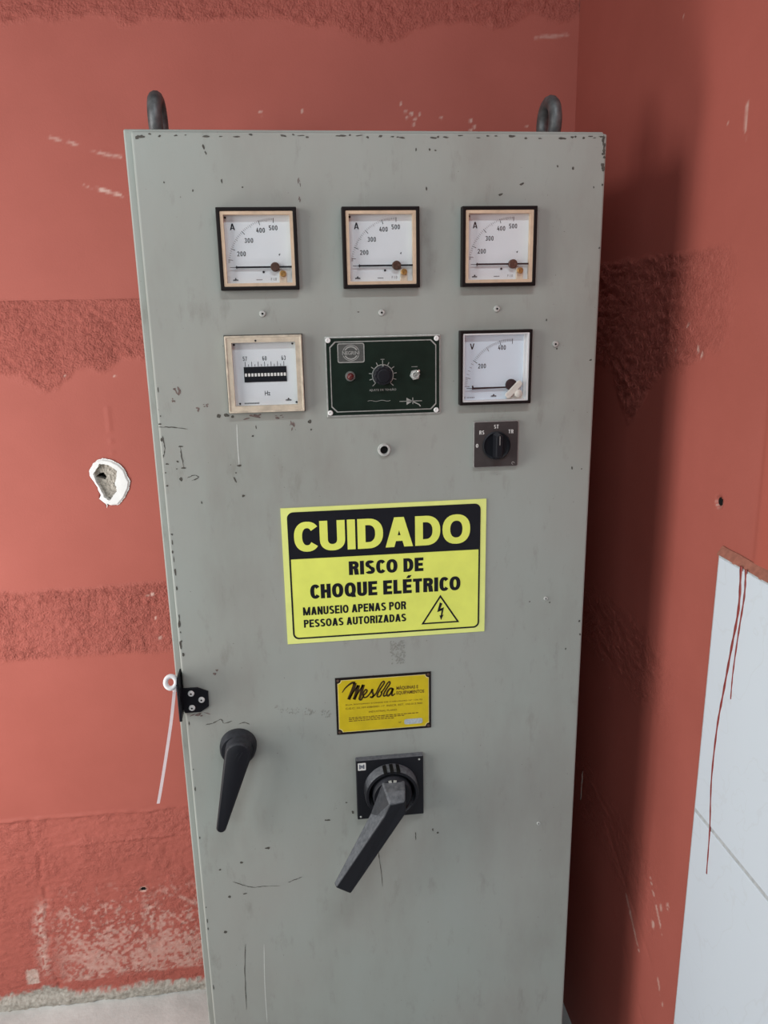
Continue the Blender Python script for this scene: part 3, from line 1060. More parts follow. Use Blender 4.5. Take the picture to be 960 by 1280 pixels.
LIGHT= [[(-0.1868, 1.3897), (-0.1875, 1.3636), (-0.1873, 1.335)], [(-0.1992, 0.5753), (-0.2024, 0.4987), (-0.2029, 0.4225)]]
SMUDGE_AND_SHADOW=[ (-0.1617,1.3982,0.0315,0.0077),(-0.1330,1.3972,0.0147,0.0055),(-0.1161,1.3851,0.0073,0.0132),(-0.2580,1.4330,0.0105,0.0154),(-0.2638,1.4231,0.0084,0.0066),(-0.2349,1.4099,0.0084,0.0066),(-0.2245,1.4147,0.0084,0.0055),(0.0182,1.0543,0.0210,0.0374),(0.0103,1.0710,0.0126,0.0066),(-0.2657,0.9780,0.0273,0.0066),(-0.2386,1.0429,0.0105,0.0088),(-0.0929,1.6600,0.0032,0.0110),(-0.0930,1.6799,0.0032,0.0132) ]  # rust and smudges, plus the hasp's shadow painted as a smear below it

rng = random.Random(12)
mb = MB()
for (x, z, w_, h_, a) in CHIPS:
    if x > DL + 0.002 and x < DR - 0.002:
        chip_poly(mb, x, z, w_, h_, a, -0.0002, rng)
for l in SCRATCHES:
    P = smooth_line(l, 5)
    mb.line([(p[0] + rng.uniform(-.0004, .0004), p[1] + rng.uniform(-.0004, .0004)) for p in P], [rng.uniform(0.0003, 0.0016) for _ in P], -0.00022, True)
# chipped top and right edges
x = DL + 0.004
while x < DR - 0.003:
    dens = 0.75 if (x < DL + 0.06 or x > 0.05) else 0.4
    if rng.random() < dens:
        chip_poly(mb, x, TOP - rng.uniform(0.0032, 0.0062), rng.uniform(0.003, 0.012), rng.uniform(0.0012, 0.0034), rng.uniform(-8, 8), -0.0002, rng)
    x += rng.uniform(0.004, 0.012)
for k in range(15):
    z = TOP - 0.004 - abs(rng.gauss(0, 0.035))
    chip_poly(mb, DR - rng.uniform(0.0028, 0.0065), z, rng.uniform(0.002, 0.005), rng.uniform(0.003, 0.009), 0, -0.0002, rng)
chip_poly(mb, DL + 0.007, TOP - 0.007, 0.007, 0.006, 30, -0.0002, rng)
chip_poly(mb, DL + 0.012, TOP - 0.006, 0.009, 0.004, 0, -0.0002, rng)
z = TOP - 0.3
while z > 0.4:
    if rng.random() < 0.4:
        chip_poly(mb, DL + 0.0042, z, 0.0018, rng.uniform(0.002, 0.011), 0, -0.0002, rng)
    z -= rng.uniform(0.008, 0.03)
part('paint_chips', mb, 'bare_steel', parent=door, kind='stuff', flat=True)
for l in LIGHT:
    part('pale_scratch', MB().line(smooth_line(l, 5), 0.0014, -0.00015, True), 'pale_scuff', parent=door, flat=True)
mb = MB()
for (x, z, w_, h_) in SMUDGE_AND_SHADOW:
    if abs(x - 0.0182) < 0.02 and z < 1.08 and z > 1.0:
        continue
    for k in range(5):
        chip_poly(mb, x + rng.uniform(-.4, .4) * w_, z + rng.uniform(-.35, .35) * h_, w_ * rng.uniform(.15, .45), h_ * rng.uniform(.2, .6), rng.uniform(-30, 30), -0.00018, rng)
part('rust_and_hasp_shadow', mb, 'rust_stain', parent=door, kind='stuff', flat=True)  # real rust together with the painted shadow under the hasp
mb = MB()
for k in range(110):
    chip_poly(mb, 0.0182 + rng.uniform(-.010, .010), 1.0543 + rng.uniform(-.018, .017), rng.uniform(.0015, .005), rng.uniform(.0015, .0045), rng.uniform(0, 90), -0.00018, rng)
for k in range(90):
    gx = rng.choice((-0.155, -0.147, -0.139, -0.131, -0.113, -0.107, -0.089, -0.083)) + rng.uniform(-.005, .005)
    chip_poly(mb, gx, 0.9800 - 0.2 * (gx + 0.1587) + rng.uniform(-.006, .005), rng.uniform(.0012, .004), rng.uniform(.0008, .002), rng.uniform(0, 90), -0.00018, rng)
part('glue_residue', mb, 'glue_residue', parent=door, kind='stuff', flat=True)

# lifting eyebolts
mb = MB()
mb.lathe(0, 0, [(0.0, 0.0), (0.019, 0.0), (0.019, 0.005), (0.013, 0.010), (0.0, 0.012)], 24, 'z')
mb.tube([(0, 0.0262 * math.cos(2 * math.pi * k / 32), 0.0295 + 0.0262 * math.sin(2 * math.pi * k / 32)) for k in range(32)], 0.0092, 12, closed=True)
eye = mb.mesh('eyebolt', 'eyebolt_iron', smooth=40)
for x in (K(-0.156), K(0.3640)):
    part('eyebolt', eye, None, (x, 0.108, TOP + 0.004), label='dark iron lifting eyebolt')

# ------------------------------------------------------------------ round screws in the door
mb = MB().lathe(0, 0, [(0.0046, 0.0), (0.0046, -0.001), (0.0038, -0.0022), (0.0016, -0.0024), (0.0014, -0.0012), (0.0, -0.0011)], 18)
scr = mb.mesh('screw', 'screw_grey', smooth=40)
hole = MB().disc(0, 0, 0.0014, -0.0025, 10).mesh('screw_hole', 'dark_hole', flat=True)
for k, (x, z) in enumerate(((-0.0334, -0.0030), (0.1169, -0.0045), (0.2672, -0.0026), (0.3472, -0.0492), (0.3469, -0.4078), (0.3487, -0.7831))):
    s = part('screw', scr, None, (K(x), 0, z + EYE))
    part('screw_hole', hole, None, (K(x), 0, z + EYE), parent=s)
    s.scale = (0.88,) * 3 if k < 4 else (0.66,) * 3
mb = MB().lathe(0, 0, [(0.0086, 0.0), (0.0086, -0.002), (0.0078, -0.0042), (0.0056, -0.0045), (0.0052, -0.0005), (0.0, -0.0004)], 28)
nut = part('pilot_bushing', mb, 'screw_grey', (K(0.1166), 0, -0.1814 + EYE), smooth=40, label='empty round metal bushing')
part('bushing_hole', MB().disc(0, 0, 0.0053, -0.0008, 20), 'dark_hole', (K(0.1166), 0, -0.1814 + EYE), parent=nut, flat=True)

# ------------------------------------------------------------------ panel meters
HW = 0.048


def mpos(u, v):
    """dial layout fractions (from top left) to metres from the meter's centre"""
    return (u - 0.5) * 0.096, (0.5 - v) * 0.096


def logo(mb, cx, cz, s, y):
    mb.add([(cx - s * 0.35, y, cz), (cx + s * 0.35, y, cz), (cx, y, cz + s * 0.55)], [(0, 1, 2)])
    mb.rect(cx - s * 0.9, cx + s * 0.9, cz - s * 0.22, cz - s * 0.05, y)
    for k in range(5):
        mb.rect(cx - s * 0.9 + k * s * 0.38, cx - s * 0.65 + k * s * 0.38, cz - s * 0.5, cz - s * 0.28, y)


def meter_shell(mb_mats, inner, dial):
    bez = MB().frame(HW, HW, inner, inner, 0.0, -0.0105, -0.0095)
    rim = MB().frame(inner + 0.0004, inner + 0.0004, dial, dial, -0.0094, -0.0096, -0.0016)
    dl = MB().box(-dial - 0.001, dial + 0.001, -0.0016, -0.0004, -dial - 0.001, dial + 0.001)
    return (bez.mesh('bezel', mb_mats[0], bevel=0.0009), rim.mesh('rim', mb_mats[1]), dl.mesh('dial', mb_mats[2]))


YD = -0.0018      # print on the dial
YN = -0.0052      # needle


def ammeter_meshes():
    d = {}
    d['bezel'], d['rim'], d['dial'] = meter_shell(('bezel_black', 'cream_plastic', 'dial_white'), 0.0434, 0.0396)
    hx, hz = mpos(0.70, 0.716)
    ang = {0: 4.0, 100: 9.5, 200: 22.9, 300: 47.8, 400: 72.0, 500: 90.5}
    def a_of(v):
        k = min(int(v // 100) * 100, 400)
        return ang[k] + (ang[k + 100] - ang[k]) * (v - k) / 100
    fine, bold = MB(), MB()
    for v in range(40, 501, 10):
        if v < 200 and v % 20:
            continue
        a = R(a_of(v))
        r0, r1, wd = (0.0515, 0.0570, 0.00065) if v % 100 == 0 else (0.0545, 0.0570, 0.00038) if v % 50 else (0.0535, 0.0570, 0.0004)
        p0 = (hx - r0 * math.cos(a), hz + r0 * math.sin(a))
        p1 = (hx - r1 * math.cos(a), hz + r1 * math.sin(a))
        (bold if v % 100 == 0 and v >= 200 else fine).line([p0, p1], wd, YD)
    for t, u, v in (('200', 0.283, 0.55), ('300', 0.385, 0.39), ('400', 0.54, 0.268), ('500', 0.70, 0.240)):
        x, z = mpos(u, v)
        d['numeral ' + t] = block_text(MB(), t, x - 0.0052, x + 0.0052, z - 0.0028, z + 0.0028, YD, 0.15, 0.14, 0.17, 0.60).mesh('numeral', 'ink_black', flat=True)
    x, z = mpos(0.19, 0.225)
    d['unit_letter'] = block_text(MB(), 'A', x - 0.0030, x + 0.0030, z - 0.0038, z + 0.0038, YD, 0.16, 0.14).mesh('unit_letter', 'ink_black', flat=True)
    x, z = mpos(0.763, 0.562)
    bold.add([(x - 0.0012, YD, z), (x + 0.0012, YD, z + 0.0012), (x, YD, z - 0.0016)], [(0, 1, 2)])
    x, z = mpos(0.55, 0.775)
    bold.disc(x, z, 0.0014, YD - 0.0006, 12)
    x, z = mpos(0.19, 0.862)
    logo(bold, x, z, 0.0036, YD)
    x, z = mpos(0.49, 0.870)
    for k in range(5):
        fine.rect(x - 0.0035 + k * 0.0015, x - 0.0024 + k * 0.0015, z - 0.0005, z + 0.0005, YD)
    x, z = mpos(0.675, 0.865)
    fine.text('F 1.0', x - 0.0034, x + 0.0034, z - 0.0016, z + 0.0016, YD, 0.0)
    x, z = mpos(0.105, 0.115)
    bold.disc(x, z, 0.0014, YD, 12)
    d['scale_print'] = bold.mesh('scale_print', 'ink_black', flat=True)
    d['graduations'] = fine.mesh('graduations', 'ink_grey', flat=True)
    nd = MB()
    xl, _ = mpos(0.13, 0)
    x2, _ = mpos(0.215, 0)
    xr, _ = mpos(0.915, 0)
    nd.box(xl, x2, YN, YN + 0.0005, hz - 0.0003, hz + 0.0003)
    nd.box(x2, xr, YN - 0.0002, YN + 0.0006, hz - 0.00105, hz + 0.00105)
    nd.prism([(x2 - 0.0018, hz), (x2, hz - 0.0020), (x2 + 0.0018, hz), (x2, hz + 0.0020)], YN - 0.0004, YN + 0.0006)
    d['needle'] = nd.mesh('needle', 'ink_black')
    d['pivot'] = MB().lathe(hx, hz, [(0.0056, -0.0016), (0.0056, -0.0064), (0.0048, -0.0072), (0.0022, -0.0072), (0.0018, -0.0068), (0, -0.0068)], 24).mesh('pivot', 'pivot_brown', smooth=40)
    x, z = mpos(0.795, 0.800)
    d['zero_screw'] = MB().lathe(x, z, [(0.0038, -0.0020), (0.0038, -0.0080), (0.0030, -0.0088), (0, -0.0088)], 20).box(x - 0.0028, x + 0.0028, -0.0092, -0.0088, z - 0.0005, z + 0.0005).mesh('zero_screw', 'brass', smooth=40)
    d['screw_tab'] = MB().prism(rrect(x - 0.0045, x + 0.0045, z - 0.0120, z + 0.0035, 0.002), -0.0018, -0.0045).mesh('screw_tab', 'tab_plastic', bevel=0.0005)
    d['glass'] = MB().box(-0.0434, 0.0434, -0.0099, -0.0093, -0.0434, 0.0434).mesh('glass', 'glass')
    return d


def meter(name, d, x, z, label):
    loc = (K(x), 0, z + EYE)
    root = part(name, d['bezel'], None, loc, label=label)
    for k, me in d.items():
        if k != 'bezel':
            part(k.split()[0], me, None, loc, parent=root, kind='stuff' if k in ('scale_print', 'graduations') else None)
    return root


am = ammeter_meshes()
meter('ammeter', am, -0.0338, 0.0732, 'black framed square ammeter, nearest the cabinet\'s left edge')
meter('ammeter', am, 0.1171, 0.0732, 'black framed square ammeter, middle of the row of three')
meter('ammeter', am, 0.2667, 0.0731, 'black framed square ammeter above the voltmeter')


def voltmeter_meshes():
    d = {}
    d['bezel'], d['rim'], d['dial'] = meter_shell(('bezel_black', 'rim_white', 'dial_cool'), 0.0440, 0.0420)
    hx, hz = mpos(0.735, 0.775)
    bold, fine = MB(), MB()
    ang = {0: 2.0, 100: 12.6, 200: 35.0, 300: 57.0, 400: 75.0, 500: 91.0}
    for v in range(0, 501, 10):
        if v < 200 and v % 20:
            continue
        k = min(v // 100 * 100, 400)
        a = R(ang[k] + (ang[k + 100] - ang[k]) * (v - k) / 100)
        r0, r1, wd = (0.0560, 0.0625, 0.0007) if v % 100 == 0 else (0.0590, 0.0625, 0.00045)
        if r1 * math.cos(a) > hx + 0.041:
            r1 = (hx + 0.0405) / math.cos(a)
            r0 = r1 - (0.005 if v % 100 == 0 else 0.0025)
        (bold if v in (200, 400, 500) else fine).line([(hx - r0 * math.cos(a), hz + r0 * math.sin(a)), (hx - r1 * math.cos(a), hz + r1 * math.sin(a))], wd, YD)
    for t, u, v in (('200', 0.325, 0.480), ('400', 0.600, 0.238)):
        x, z = mpos(u, v)
        d['numeral ' + t] = block_text(MB(), t, x - 0.0052, x + 0.0052, z - 0.0030, z + 0.0030, YD, 0.15, 0.14, 0.17, 0.60).mesh('numeral', 'ink_black', flat=True)
    x, z = mpos(0.185, 0.215)
    d['unit_letter'] = block_text(MB(), 'V', x - 0.0030, x + 0.0030, z - 0.0037, z + 0.0037, YD, 0.14, 0.12).mesh('unit_letter', 'ink_black', flat=True)
    x, z = mpos(0.495, 0.885)
    logo(bold, x, z, 0.0040, YD)
    x, z = mpos(0.085, 0.905)
    bold.text('4', x - 0.001, x + 0.001, z - 0.0018, z + 0.0018, YD, 0.0)
    for k in range(6):
        fine.rect(x + 0.003 + k * 0.0018, x + 0.0041 + k * 0.0018, z - 0.0008, z + 0.0006, YD)
    x, z = mpos(0.925, 0.48)
    bold.rect(x - 0.0002, x + 0.0002, z - 0.0035, z + 0.002, YD)
    d['scale_print'] = bold.mesh('scale_print', 'ink_black', flat=True)
    d['graduations'] = fine.mesh('graduations', 'ink_grey', flat=True)
    xl, _ = mpos(0.105, 0)
    x2, _ = mpos(0.18, 0)
    nd = MB().box(xl, x2, YN, YN + 0.0005, hz - 0.0005, hz + 0.0002)
    nd.prism([(x2, hz - 0.0016), (hx, hz - 0.0008), (hx, hz + 0.0010), (x2 + 0.002, hz + 0.0010), (x2 + 0.0016, hz + 0.0032), (x2, hz + 0.0034)], YN - 0.0002, YN + 0.0006)
    d['needle'] = nd.mesh('needle', 'ink_black')
    d['pivot'] = MB().lathe(hx, hz + 0.0030, [(0.0075, -0.0016), (0.0075, -0.0058), (0.0060, -0.0064), (0, -0.0064)], 24).mesh('pivot', 'ink_black', smooth=40)
    a, b = mpos(0.675, 0.895), mpos(0.850, 0.715)
    t = Vector((b[0] - a[0], b[1] - a[1]))
    L = t.length
    t.normalize()
    pill = []
    for px, pz in rrect(-0.002, L + 0.002, -0.0042, 0.0042, 0.0036, 6):
        pill.append((a[0] + px * t.x - pz * t.y, a[1] + px * t.y + pz * t.x))
    d['pivot_cover'] = MB().prism(pill, -0.0060, -0.0090).mesh('pivot_cover', 'cream_white', bevel=0.0010)
    x, z = mpos(0.825, 0.860)
    d['zero_screw'] = MB().lathe(x, z, [(0.0052, -0.0016), (0.0052, -0.0085), (0.0042, -0.0094), (0, -0.0096)], 22).mesh('zero_screw', 'cream_white', smooth=40)
    x, z = mpos(0.80, 0.905)
    d['screw_tab'] = MB().prism(rrect(x - 0.012, x + 0.010, z - 0.0045, z + 0.0040, 0.003), -0.0018, -0.0040).mesh('screw_tab', 'cream_white', bevel=0.0008)
    d['side_strip'] = MB().box(0.0385, 0.0425, -0.0048, -0.0016, -0.0420, 0.0420).mesh('side_strip', 'rim_white', bevel=0.0004)
    d['glass'] = MB().box(-0.0441, 0.0441, -0.0099, -0.0095, -0.0441, 0.0441).mesh('glass', 'glass')
    return d


plain('cream_white', (0.74, 0.72, 0.66), 0.4, 0, 0.08, 150)
meter('voltmeter', voltmeter_meshes(), 0.2650, -0.0770, 'black framed voltmeter with white dial above the small selector switch')


def frequency_meshes():
    d = {}
    d['bezel'], d['rim'], d['dial'] = meter_shell(('cream_bezel', 'frequency_rim', 'dial_white'), 0.0455, 0.0396)
    bold = MB()
    for t, u in (('57', 0.245), ('60', 0.50), ('63', 0.75)):
        x, z = mpos(u, 0.297)
        d['numeral ' + t] = block_text(MB(), t, x - 0.0026, x + 0.0026, z - 0.0027, z + 0.0027, YD, 0.12, 0.12, 0.16, 0.5).mesh('numeral', 'ink_black', flat=True)
    for k in range(13):
        x = mpos(0.245 + (0.75 - 0.245) * k / 12, 0)[0]
        top = mpos(0, 0.340 if k % 2 == 0 else 0.372)[1]
        bold.rect(x - 0.0003, x + 0.0003, mpos(0, 0.402)[1], top, YD)
    x, z = mpos(0.515, 0.755)
    d['unit_letter'] = MB().text('Hz', x - 0.0034, x + 0.0034, z - 0.0029, z + 0.0029, YD, 0.005).mesh('unit_letter', 'ink_black', flat=True)
    x, z = mpos(0.79, 0.845)
    logo(bold, x, z, 0.0040, YD)
    x, z = mpos(0.185, 0.885)
    for k in range(10):
        bold.rect(x + 0.002 + k * 0.0019, x + 0.0031 + k * 0.0019, z - 0.0009, z + 0.0009, YD)
    for u, v in ((0.115, 0.115), (0.875, 0.115), (0.145, 0.885), (0.895, 0.885), (0.40, 0.065)):
        x, z = mpos(u, v)
        bold.disc(x, z, 0.0013, -0.0030 if v != 0.065 else -0.0098, 10)
    d['scale_print'] = bold.mesh('scale_print', 'ink_black', flat=True)
    x0, z1 = mpos(0.222, 0.405)
    x1, z0 = mpos(0.782, 0.605)
    d['reed_window'] = MB().box(x0, x1, -0.0024, -0.0016, z0, z1).mesh('reed_window', 'sign_black')
    d['glass'] = MB().box(-0.0440, 0.0440, -0.0099, -0.0095, -0.0440, 0.0440).mesh('glass', 'glass')
    return d


hz = meter('frequency_meter', frequency_meshes(), -0.0341, -0.0772, 'cream framed reed frequency meter with black reed window')
g = MB().frame(HW + 0.0011, HW + 0.0011, HW - 0.002, HW - 0.002, 0.0, -0.0022).mesh('gasket', 'bare_steel')
part('gasket', g, None, (K(-0.0341), 0, -0.0772 + EYE), parent=hz)
reed = MB().box(-0.00140, 0.00140, -0.0034, -0.0024, -0.0020, 0.0020).mesh('reed', 'reed_white', bevel=0.0003)
for k in range(13):
    x, z = mpos(0.247 + (0.757 - 0.247) * k / 12, 0.510)
    part('reed', reed, None, (K(-0.0341) + x, 0, z - 0.0772 + EYE), parent=hz)

# ------------------------------------------------------------------ green regulator panel
GL = (K(0.1178), 0, -0.0843 + EYE)
gp = part('regulator_panel', MB().box(-0.0750, 0.0750, -0.0022, 0, -0.0512, 0.0512), 'panel_silver', GL, bevel=0.0006, label='dark green voltage regulator panel with knob, lamp and toggle')
y = -0.0024
mb = MB().prism(rrect(-0.0732, 0.0732, -0.0492, 0.0492, 0.001), y, -0.002)
part('green_face', mb, 'panel_green', GL, parent=gp)
y = -0.00265
nt_ = 0.0068


def notched(w_, h_, c_):
    return [(-w_ + c_, -h_), (w_ - c_, -h_), (w_ - c_ * .25, -h_ + c_ * .75), (w_, -h_ + c_), (w_, h_ - c_), (w_ - c_ * .75, h_ - c_ * .25), (w_ - c_, h_), (-w_ + c_, h_), (-w_ + c_ * .25, h_ - c_ * .75), (-w_, h_ - c_), (-w_, -h_ + c_), (-w_ + c_ * .75, -h_ + c_ * .25)]


mb = MB()
ring_strip(mb, notched(0.0692, 0.0452, nt_), notched(0.0680, 0.0440, nt_), y)
part('border_line', mb, 'panel_silver', GL, parent=gp, flat=True)
for sx_, sz_ in ((-0.0708, 0.0468), (0.0695, 0.0463), (0.0690, -0.0462), (-0.0708, -0.0455)):
    mb = MB().lathe(sx_, sz_, [(0.0034, -0.002), (0.0034, -0.0034), (0.0026, -0.0042), (0.0012, -0.0042), (0.001, -0.0034), (0, -0.0034)], 16)
    s = part('screw', mb, 'rivet_metal', GL, parent=gp, smooth=40)
# maker's badge
mb = MB().prism(rrect(-0.0590, -0.0246, 0.0183, 0.0426, 0.002), -0.0025, -0.0027)
badge = part('maker_badge', mb, 'panel_grey', GL, parent=gp)
mb = MB()
yb = -0.0029
ring_strip(mb, rrect(-0.0592, -0.0244, 0.0181, 0.0428, 0.0025), rrect(-0.0580, -0.0256, 0.0193, 0.0416, 0.0020), yb)
el = lambda rx, rz: [(-0.0418 + rx * math.cos(2 * math.pi * k / 28), 0.0305 + rz * math.sin(2 * math.pi * k / 28)) for k in range(28)]
ring_strip(mb, el(0.0110, 0.0103), el(0.0102, 0.0095), yb)
ring_strip(mb, el(0.0090, 0.0086), el(0.0074, 0.0070), yb)
part('badge_rings', mb, 'panel_silver', GL, parent=gp, flat=True)
mb = MB().rect(-0.0520, -0.0316, 0.0272, 0.0338, -0.0031)
part('badge_bar', mb, 'panel_grey', GL, parent=gp)
mb = MB().text('NEGRINI', -0.0530, -0.0310, 0.0282, 0.0328, -0.0034, 0.012, 0.95)
part('badge_lettering', mb, 'panel_silver', GL, parent=gp, flat=True)
# pilot lamp
mb = MB().lathe(-0.0435, 0.0010, [(0.0066, -0.002), (0.0066, -0.0040), (0.0055, -0.0062), (0.0046, -0.0062), (0.0044, -0.004)], 24)
part('lamp_ring', mb, 'chrome', GL, parent=gp, smooth=40)
mb = MB().lathe(-0.0435, 0.0010, [(0.0045, -0.003), (0.0045, -0.0075), (0.0035, -0.0100), (0.0018, -0.0112), (0, -0.0115)], 20)
part('pilot_lamp', mb, 'lamp_red', GL, parent=gp, smooth=40)
# knob with its printed arc
kx, kz = -0.0012, 0.0010
mb = MB()
arc = [R(a) for a in range(-45, 226, 6)]
mb.line([(kx + 0.0136 * math.cos(a), kz + 0.0136 * math.sin(a)) for a in arc], 0.0011, y)
for k in range(11):
    a = R(-45 + 270 * k / 10)
    r1 = 0.0192 if k % 5 == 0 else 0.0184
    mb.line([(kx + 0.0136 * math.cos(a), kz + 0.0136 * math.sin(a)), (kx + r1 * math.cos(a), kz + r1 * math.sin(a))], 0.0009, y)
mb.rect(kx - 0.0025, kx + 0.0025, kz + 0.0200, kz + 0.0207, y)
mb.text('AJUSTE DE TENSÃO', kx - 0.0180, kx + 0.0172, -0.0198, -0.0158, y, 0.0)
mb.rect(0.0365, 0.0445, 0.0106, 0.0112, y)
# sine and diode symbols
mb.line([(-0.0218 + 0.0300 * k / 12, -0.0318 + 0.0007 * math.sin(k * 1.05)) for k in range(13)], 0.0005, y)
mb.line([(0.0202, -0.0335), (0.0500, -0.0335)], 0.0008, y)
mb.add([(0.0295, y, -0.0290), (0.0295, y, -0.0385), (0.0378, y, -0.0335)], [(0, 1, 2)])
mb.rect(0.0374, 0.0383, -0.0375, -0.0290, y)
mb.line([(0.0372, -0.0340), (0.0420, -0.0362), (0.0462, -0.0382), (0.0480, -0.0408)], 0.0013, y)
part('panel_print', mb, 'panel_silver', GL, parent=gp, kind='stuff', flat=True)
kp = []
for k in range(48):
    a = 2 * math.pi * k / 48
    kp.append((kx + (0.0112 + 0.0007 * math.cos(a * 12)) * math.cos(a), kz + (0.0112 + 0.0007 * math.cos(a * 12)) * math.sin(a)))
mb = MB().prism(kp, -0.0024, -0.0140).lathe(kx, kz, [(0.0126, -0.0024), (0.0126, -0.0045), (0.0112, -0.0055)], 28)
mb.lathe(kx, kz, [(0.0085, -0.0138), (0.0080, -0.0155), (0.0, -0.0158)], 24)
part('adjusting_knob', mb, 'black_plastic', GL, parent=gp, bevel=0.0004, seg=1)
mb = MB().box(kx - 0.0009, kx + 0.0009, -0.0060, -0.0046, kz + 0.0108, kz + 0.0140)
part('knob_pointer', mb, 'panel_silver', GL, parent=gp)
# toggle switch
tx, tz = 0.0408, 0.0005
hexa = [(tx + 0.0068 * math.cos(R(60 * k + 10)), tz + 0.0068 * math.sin(R(60 * k + 10))) for k in range(6)]
mb = MB().prism(hexa, -0.0024, -0.0045).lathe(tx, tz, [(0.0048, -0.0044), (0.0048, -0.0080), (0.0038, -0.0085), (0.0028, -0.0070), (0, -0.0068)], 22)
part('toggle_nut', mb, 'screw_grey', GL, parent=gp, smooth=35)
mb = MB().tube([(tx, -0.0060, tz), (tx + 0.0012, -0.0110, tz + 0.0025), (tx + 0.0026, -0.0165, tz + 0.0056), (tx + 0.0030, -0.0180, tz + 0.0064)], [0.0014, 0.0017, 0.0023, 0.0014], 12)
part('toggle_lever', mb, 'chrome', GL, parent=gp, smooth=50)

# ------------------------------------------------------------------ selector switch
SL = (K(0.2682), 0, -0.1797 + EYE)
sel = part('selector_switch', MB().prism(rrect(-0.0310, 0.0310, -0.0312, 0.0320, 0.002), 0, -0.0050), 'selector_border', SL, bevel=0.0008, label='square dark phase selector switch with round black knob')
part('face_plate', MB().prism(rrect(-0.0298, 0.0298, -0.0300, 0.0308, 0.002), -0.0050, -0.0054), 'selector_plate', SL, parent=sel)
for t, x, z, w_ in (('ST', -0.0002, 0.0244, 0.0032), ('RS', -0.0200, 0.0172, 0.0034), ('TR', 0.0200, 0.0172, 0.0034), ('0', -0.0262, -0.0005, 0.0017)):
    part('position_lettering', block_text(MB(), t, x - w_, x + w_, z - 0.0026, z + 0.0026, -0.0056, 0.2, 0.18, 0.14, 0.62), 'white_ink', SL, parent=sel, flat=True)
mb = MB().line([(0.0240 + 0.0018 * math.cos(R(a)), -0.0262 + 0.0018 * math.sin(R(a))) for a in range(0, 300, 30)], 0.0004, -0.0056)
part('maker_mark', mb, 'white_ink', SL, parent=sel, flat=True)
mb = MB().lathe(0.0003, -0.0010, [(0.0190, -0.0054), (0.0190, -0.0078), (0.0180, -0.0092), (0.0165, -0.0080), (0.0150, -0.0075), (0, -0.0075)], 36)
part('knob_base', mb, 'black_plastic', SL, parent=sel, smooth=40)
mb = MB().loft([[(-0.0056, -0.0074, -0.0165), (0.0062, -0.0074, -0.0165), (0.0062, -0.0074, 0.0150), (0.0003, -0.0074, 0.0182), (-0.0056, -0.0074, 0.0150)],
                [(-0.0042, -0.0230, -0.0150), (0.0048, -0.0230, -0.0150), (0.0048, -0.0230, 0.0138), (0.0003, -0.0230, 0.0166), (-0.0042, -0.0230, 0.0138)]])
part('knob_grip', mb, 'black_plastic', SL, parent=sel, bevel=0.0014)
mb = MB().box(-0.0001, 0.0009, -0.0236, -0.0229, 0.0020, 0.0140)
part('pointer_line', mb, 'selector_border', SL, parent=sel)

# ------------------------------------------------------------------ warning sign
WS = (K(0.1163), 0, -0.3537 + EYE)
sign = part('warning_sign', MB().box(-0.1408, 0.1408, -0.0012, 0, -0.0983, 0.0983), 'sign_pale', WS, label='yellow and black electric shock warning sign in Portuguese')
part('yellow_field', MB().prism(rrect(-0.1326, 0.1326, -0.0914, 0.0922, 0.008), -0.0012, -0.0014), 'sign_yellow', WS, parent=sign)
mb = MB()
ring_strip(mb, rrect(-0.1328, 0.1328, -0.0916, 0.0924, 0.0085, 6), rrect(-0.1305, 0.1305, -0.0893, 0.0901, 0.0066, 6), -0.0016)
part('border_line', mb, 'sign_black', WS, parent=sign, flat=True)
part('header_panel', MB().prism(rrect(-0.1320, 0.1320, 0.0262, 0.0922, 0.008, 5, (0, 0, 1, 1)), -0.0014, -0.0018), 'sign_black', WS, parent=sign)
part('headline', block_text(MB(), 'CUIDADO', -0.1246, 0.1182, 0.0362, 0.0786, -0.0020, 0.265, 0.215, 0.075, 0.95), 'sign_yellow', WS, parent=sign, flat=True)
for t, x0, x1, z0, z1, st in (('RISCO DE', -0.0518, 0.0523, -0.0010, 0.0188, 0.285), ('CHOQUE ELÉTRICO', -0.1062, 0.1050, -0.0327, -0.0118, 0.285),
                              ('MANUSEIO APENAS POR', -0.1174, 0.0272, -0.0565, -0.0444, 0.25), ('PESSOAS AUTORIZADAS', -0.1170, 0.0271, -0.0747, -0.0631, 0.25)):
    part('lettering', block_text(MB(), t, x0, x1, z0, z1, -0.0016, st, st * 0.76, 0.09, 0.80), 'sign_black', WS, parent=sign, flat=True)
tri = [(0.0763, -0.0381), (0.0487, -0.0814), (0.1038, -0.0814)]
cx_, cz_ = 0.0763, -0.0668
mb = MB()
ring_strip(mb, tri, [(cx_ + (a - cx_) * 0.85, cz_ + (b - cz_) * 0.85) for a, b in tri], -0.0016)
part('hazard_triangle', mb, 'sign_black', WS, parent=sign, flat=True)
bolt = [(0.0755, -0.0495), (0.0790, -0.0515), (0.0762, -0.0590), (0.0815, -0.0572), (0.0790, -0.0690), (0.0808, -0.0684), (0.0772, -0.0764), (0.0750, -0.0690), (0.0768, -0.0696), (0.0782, -0.0618), (0.0718, -0.0640)]
mb = MB().prism(bolt, -0.0014, -0.0017)
part('lightning_bolt', mb, 'sign_black', WS, parent=sign)

# ------------------------------------------------------------------ yellow maker's nameplate
NP = (K(0.1092), 0, -0.5548 + EYE)
npl = part('nameplate', MB().box(-0.0696, 0.0696, -0.0012, 0, -0.0451, 0.0451), 'plate_black', NP, label='small yellow maker\'s nameplate with black edge and script lettering')


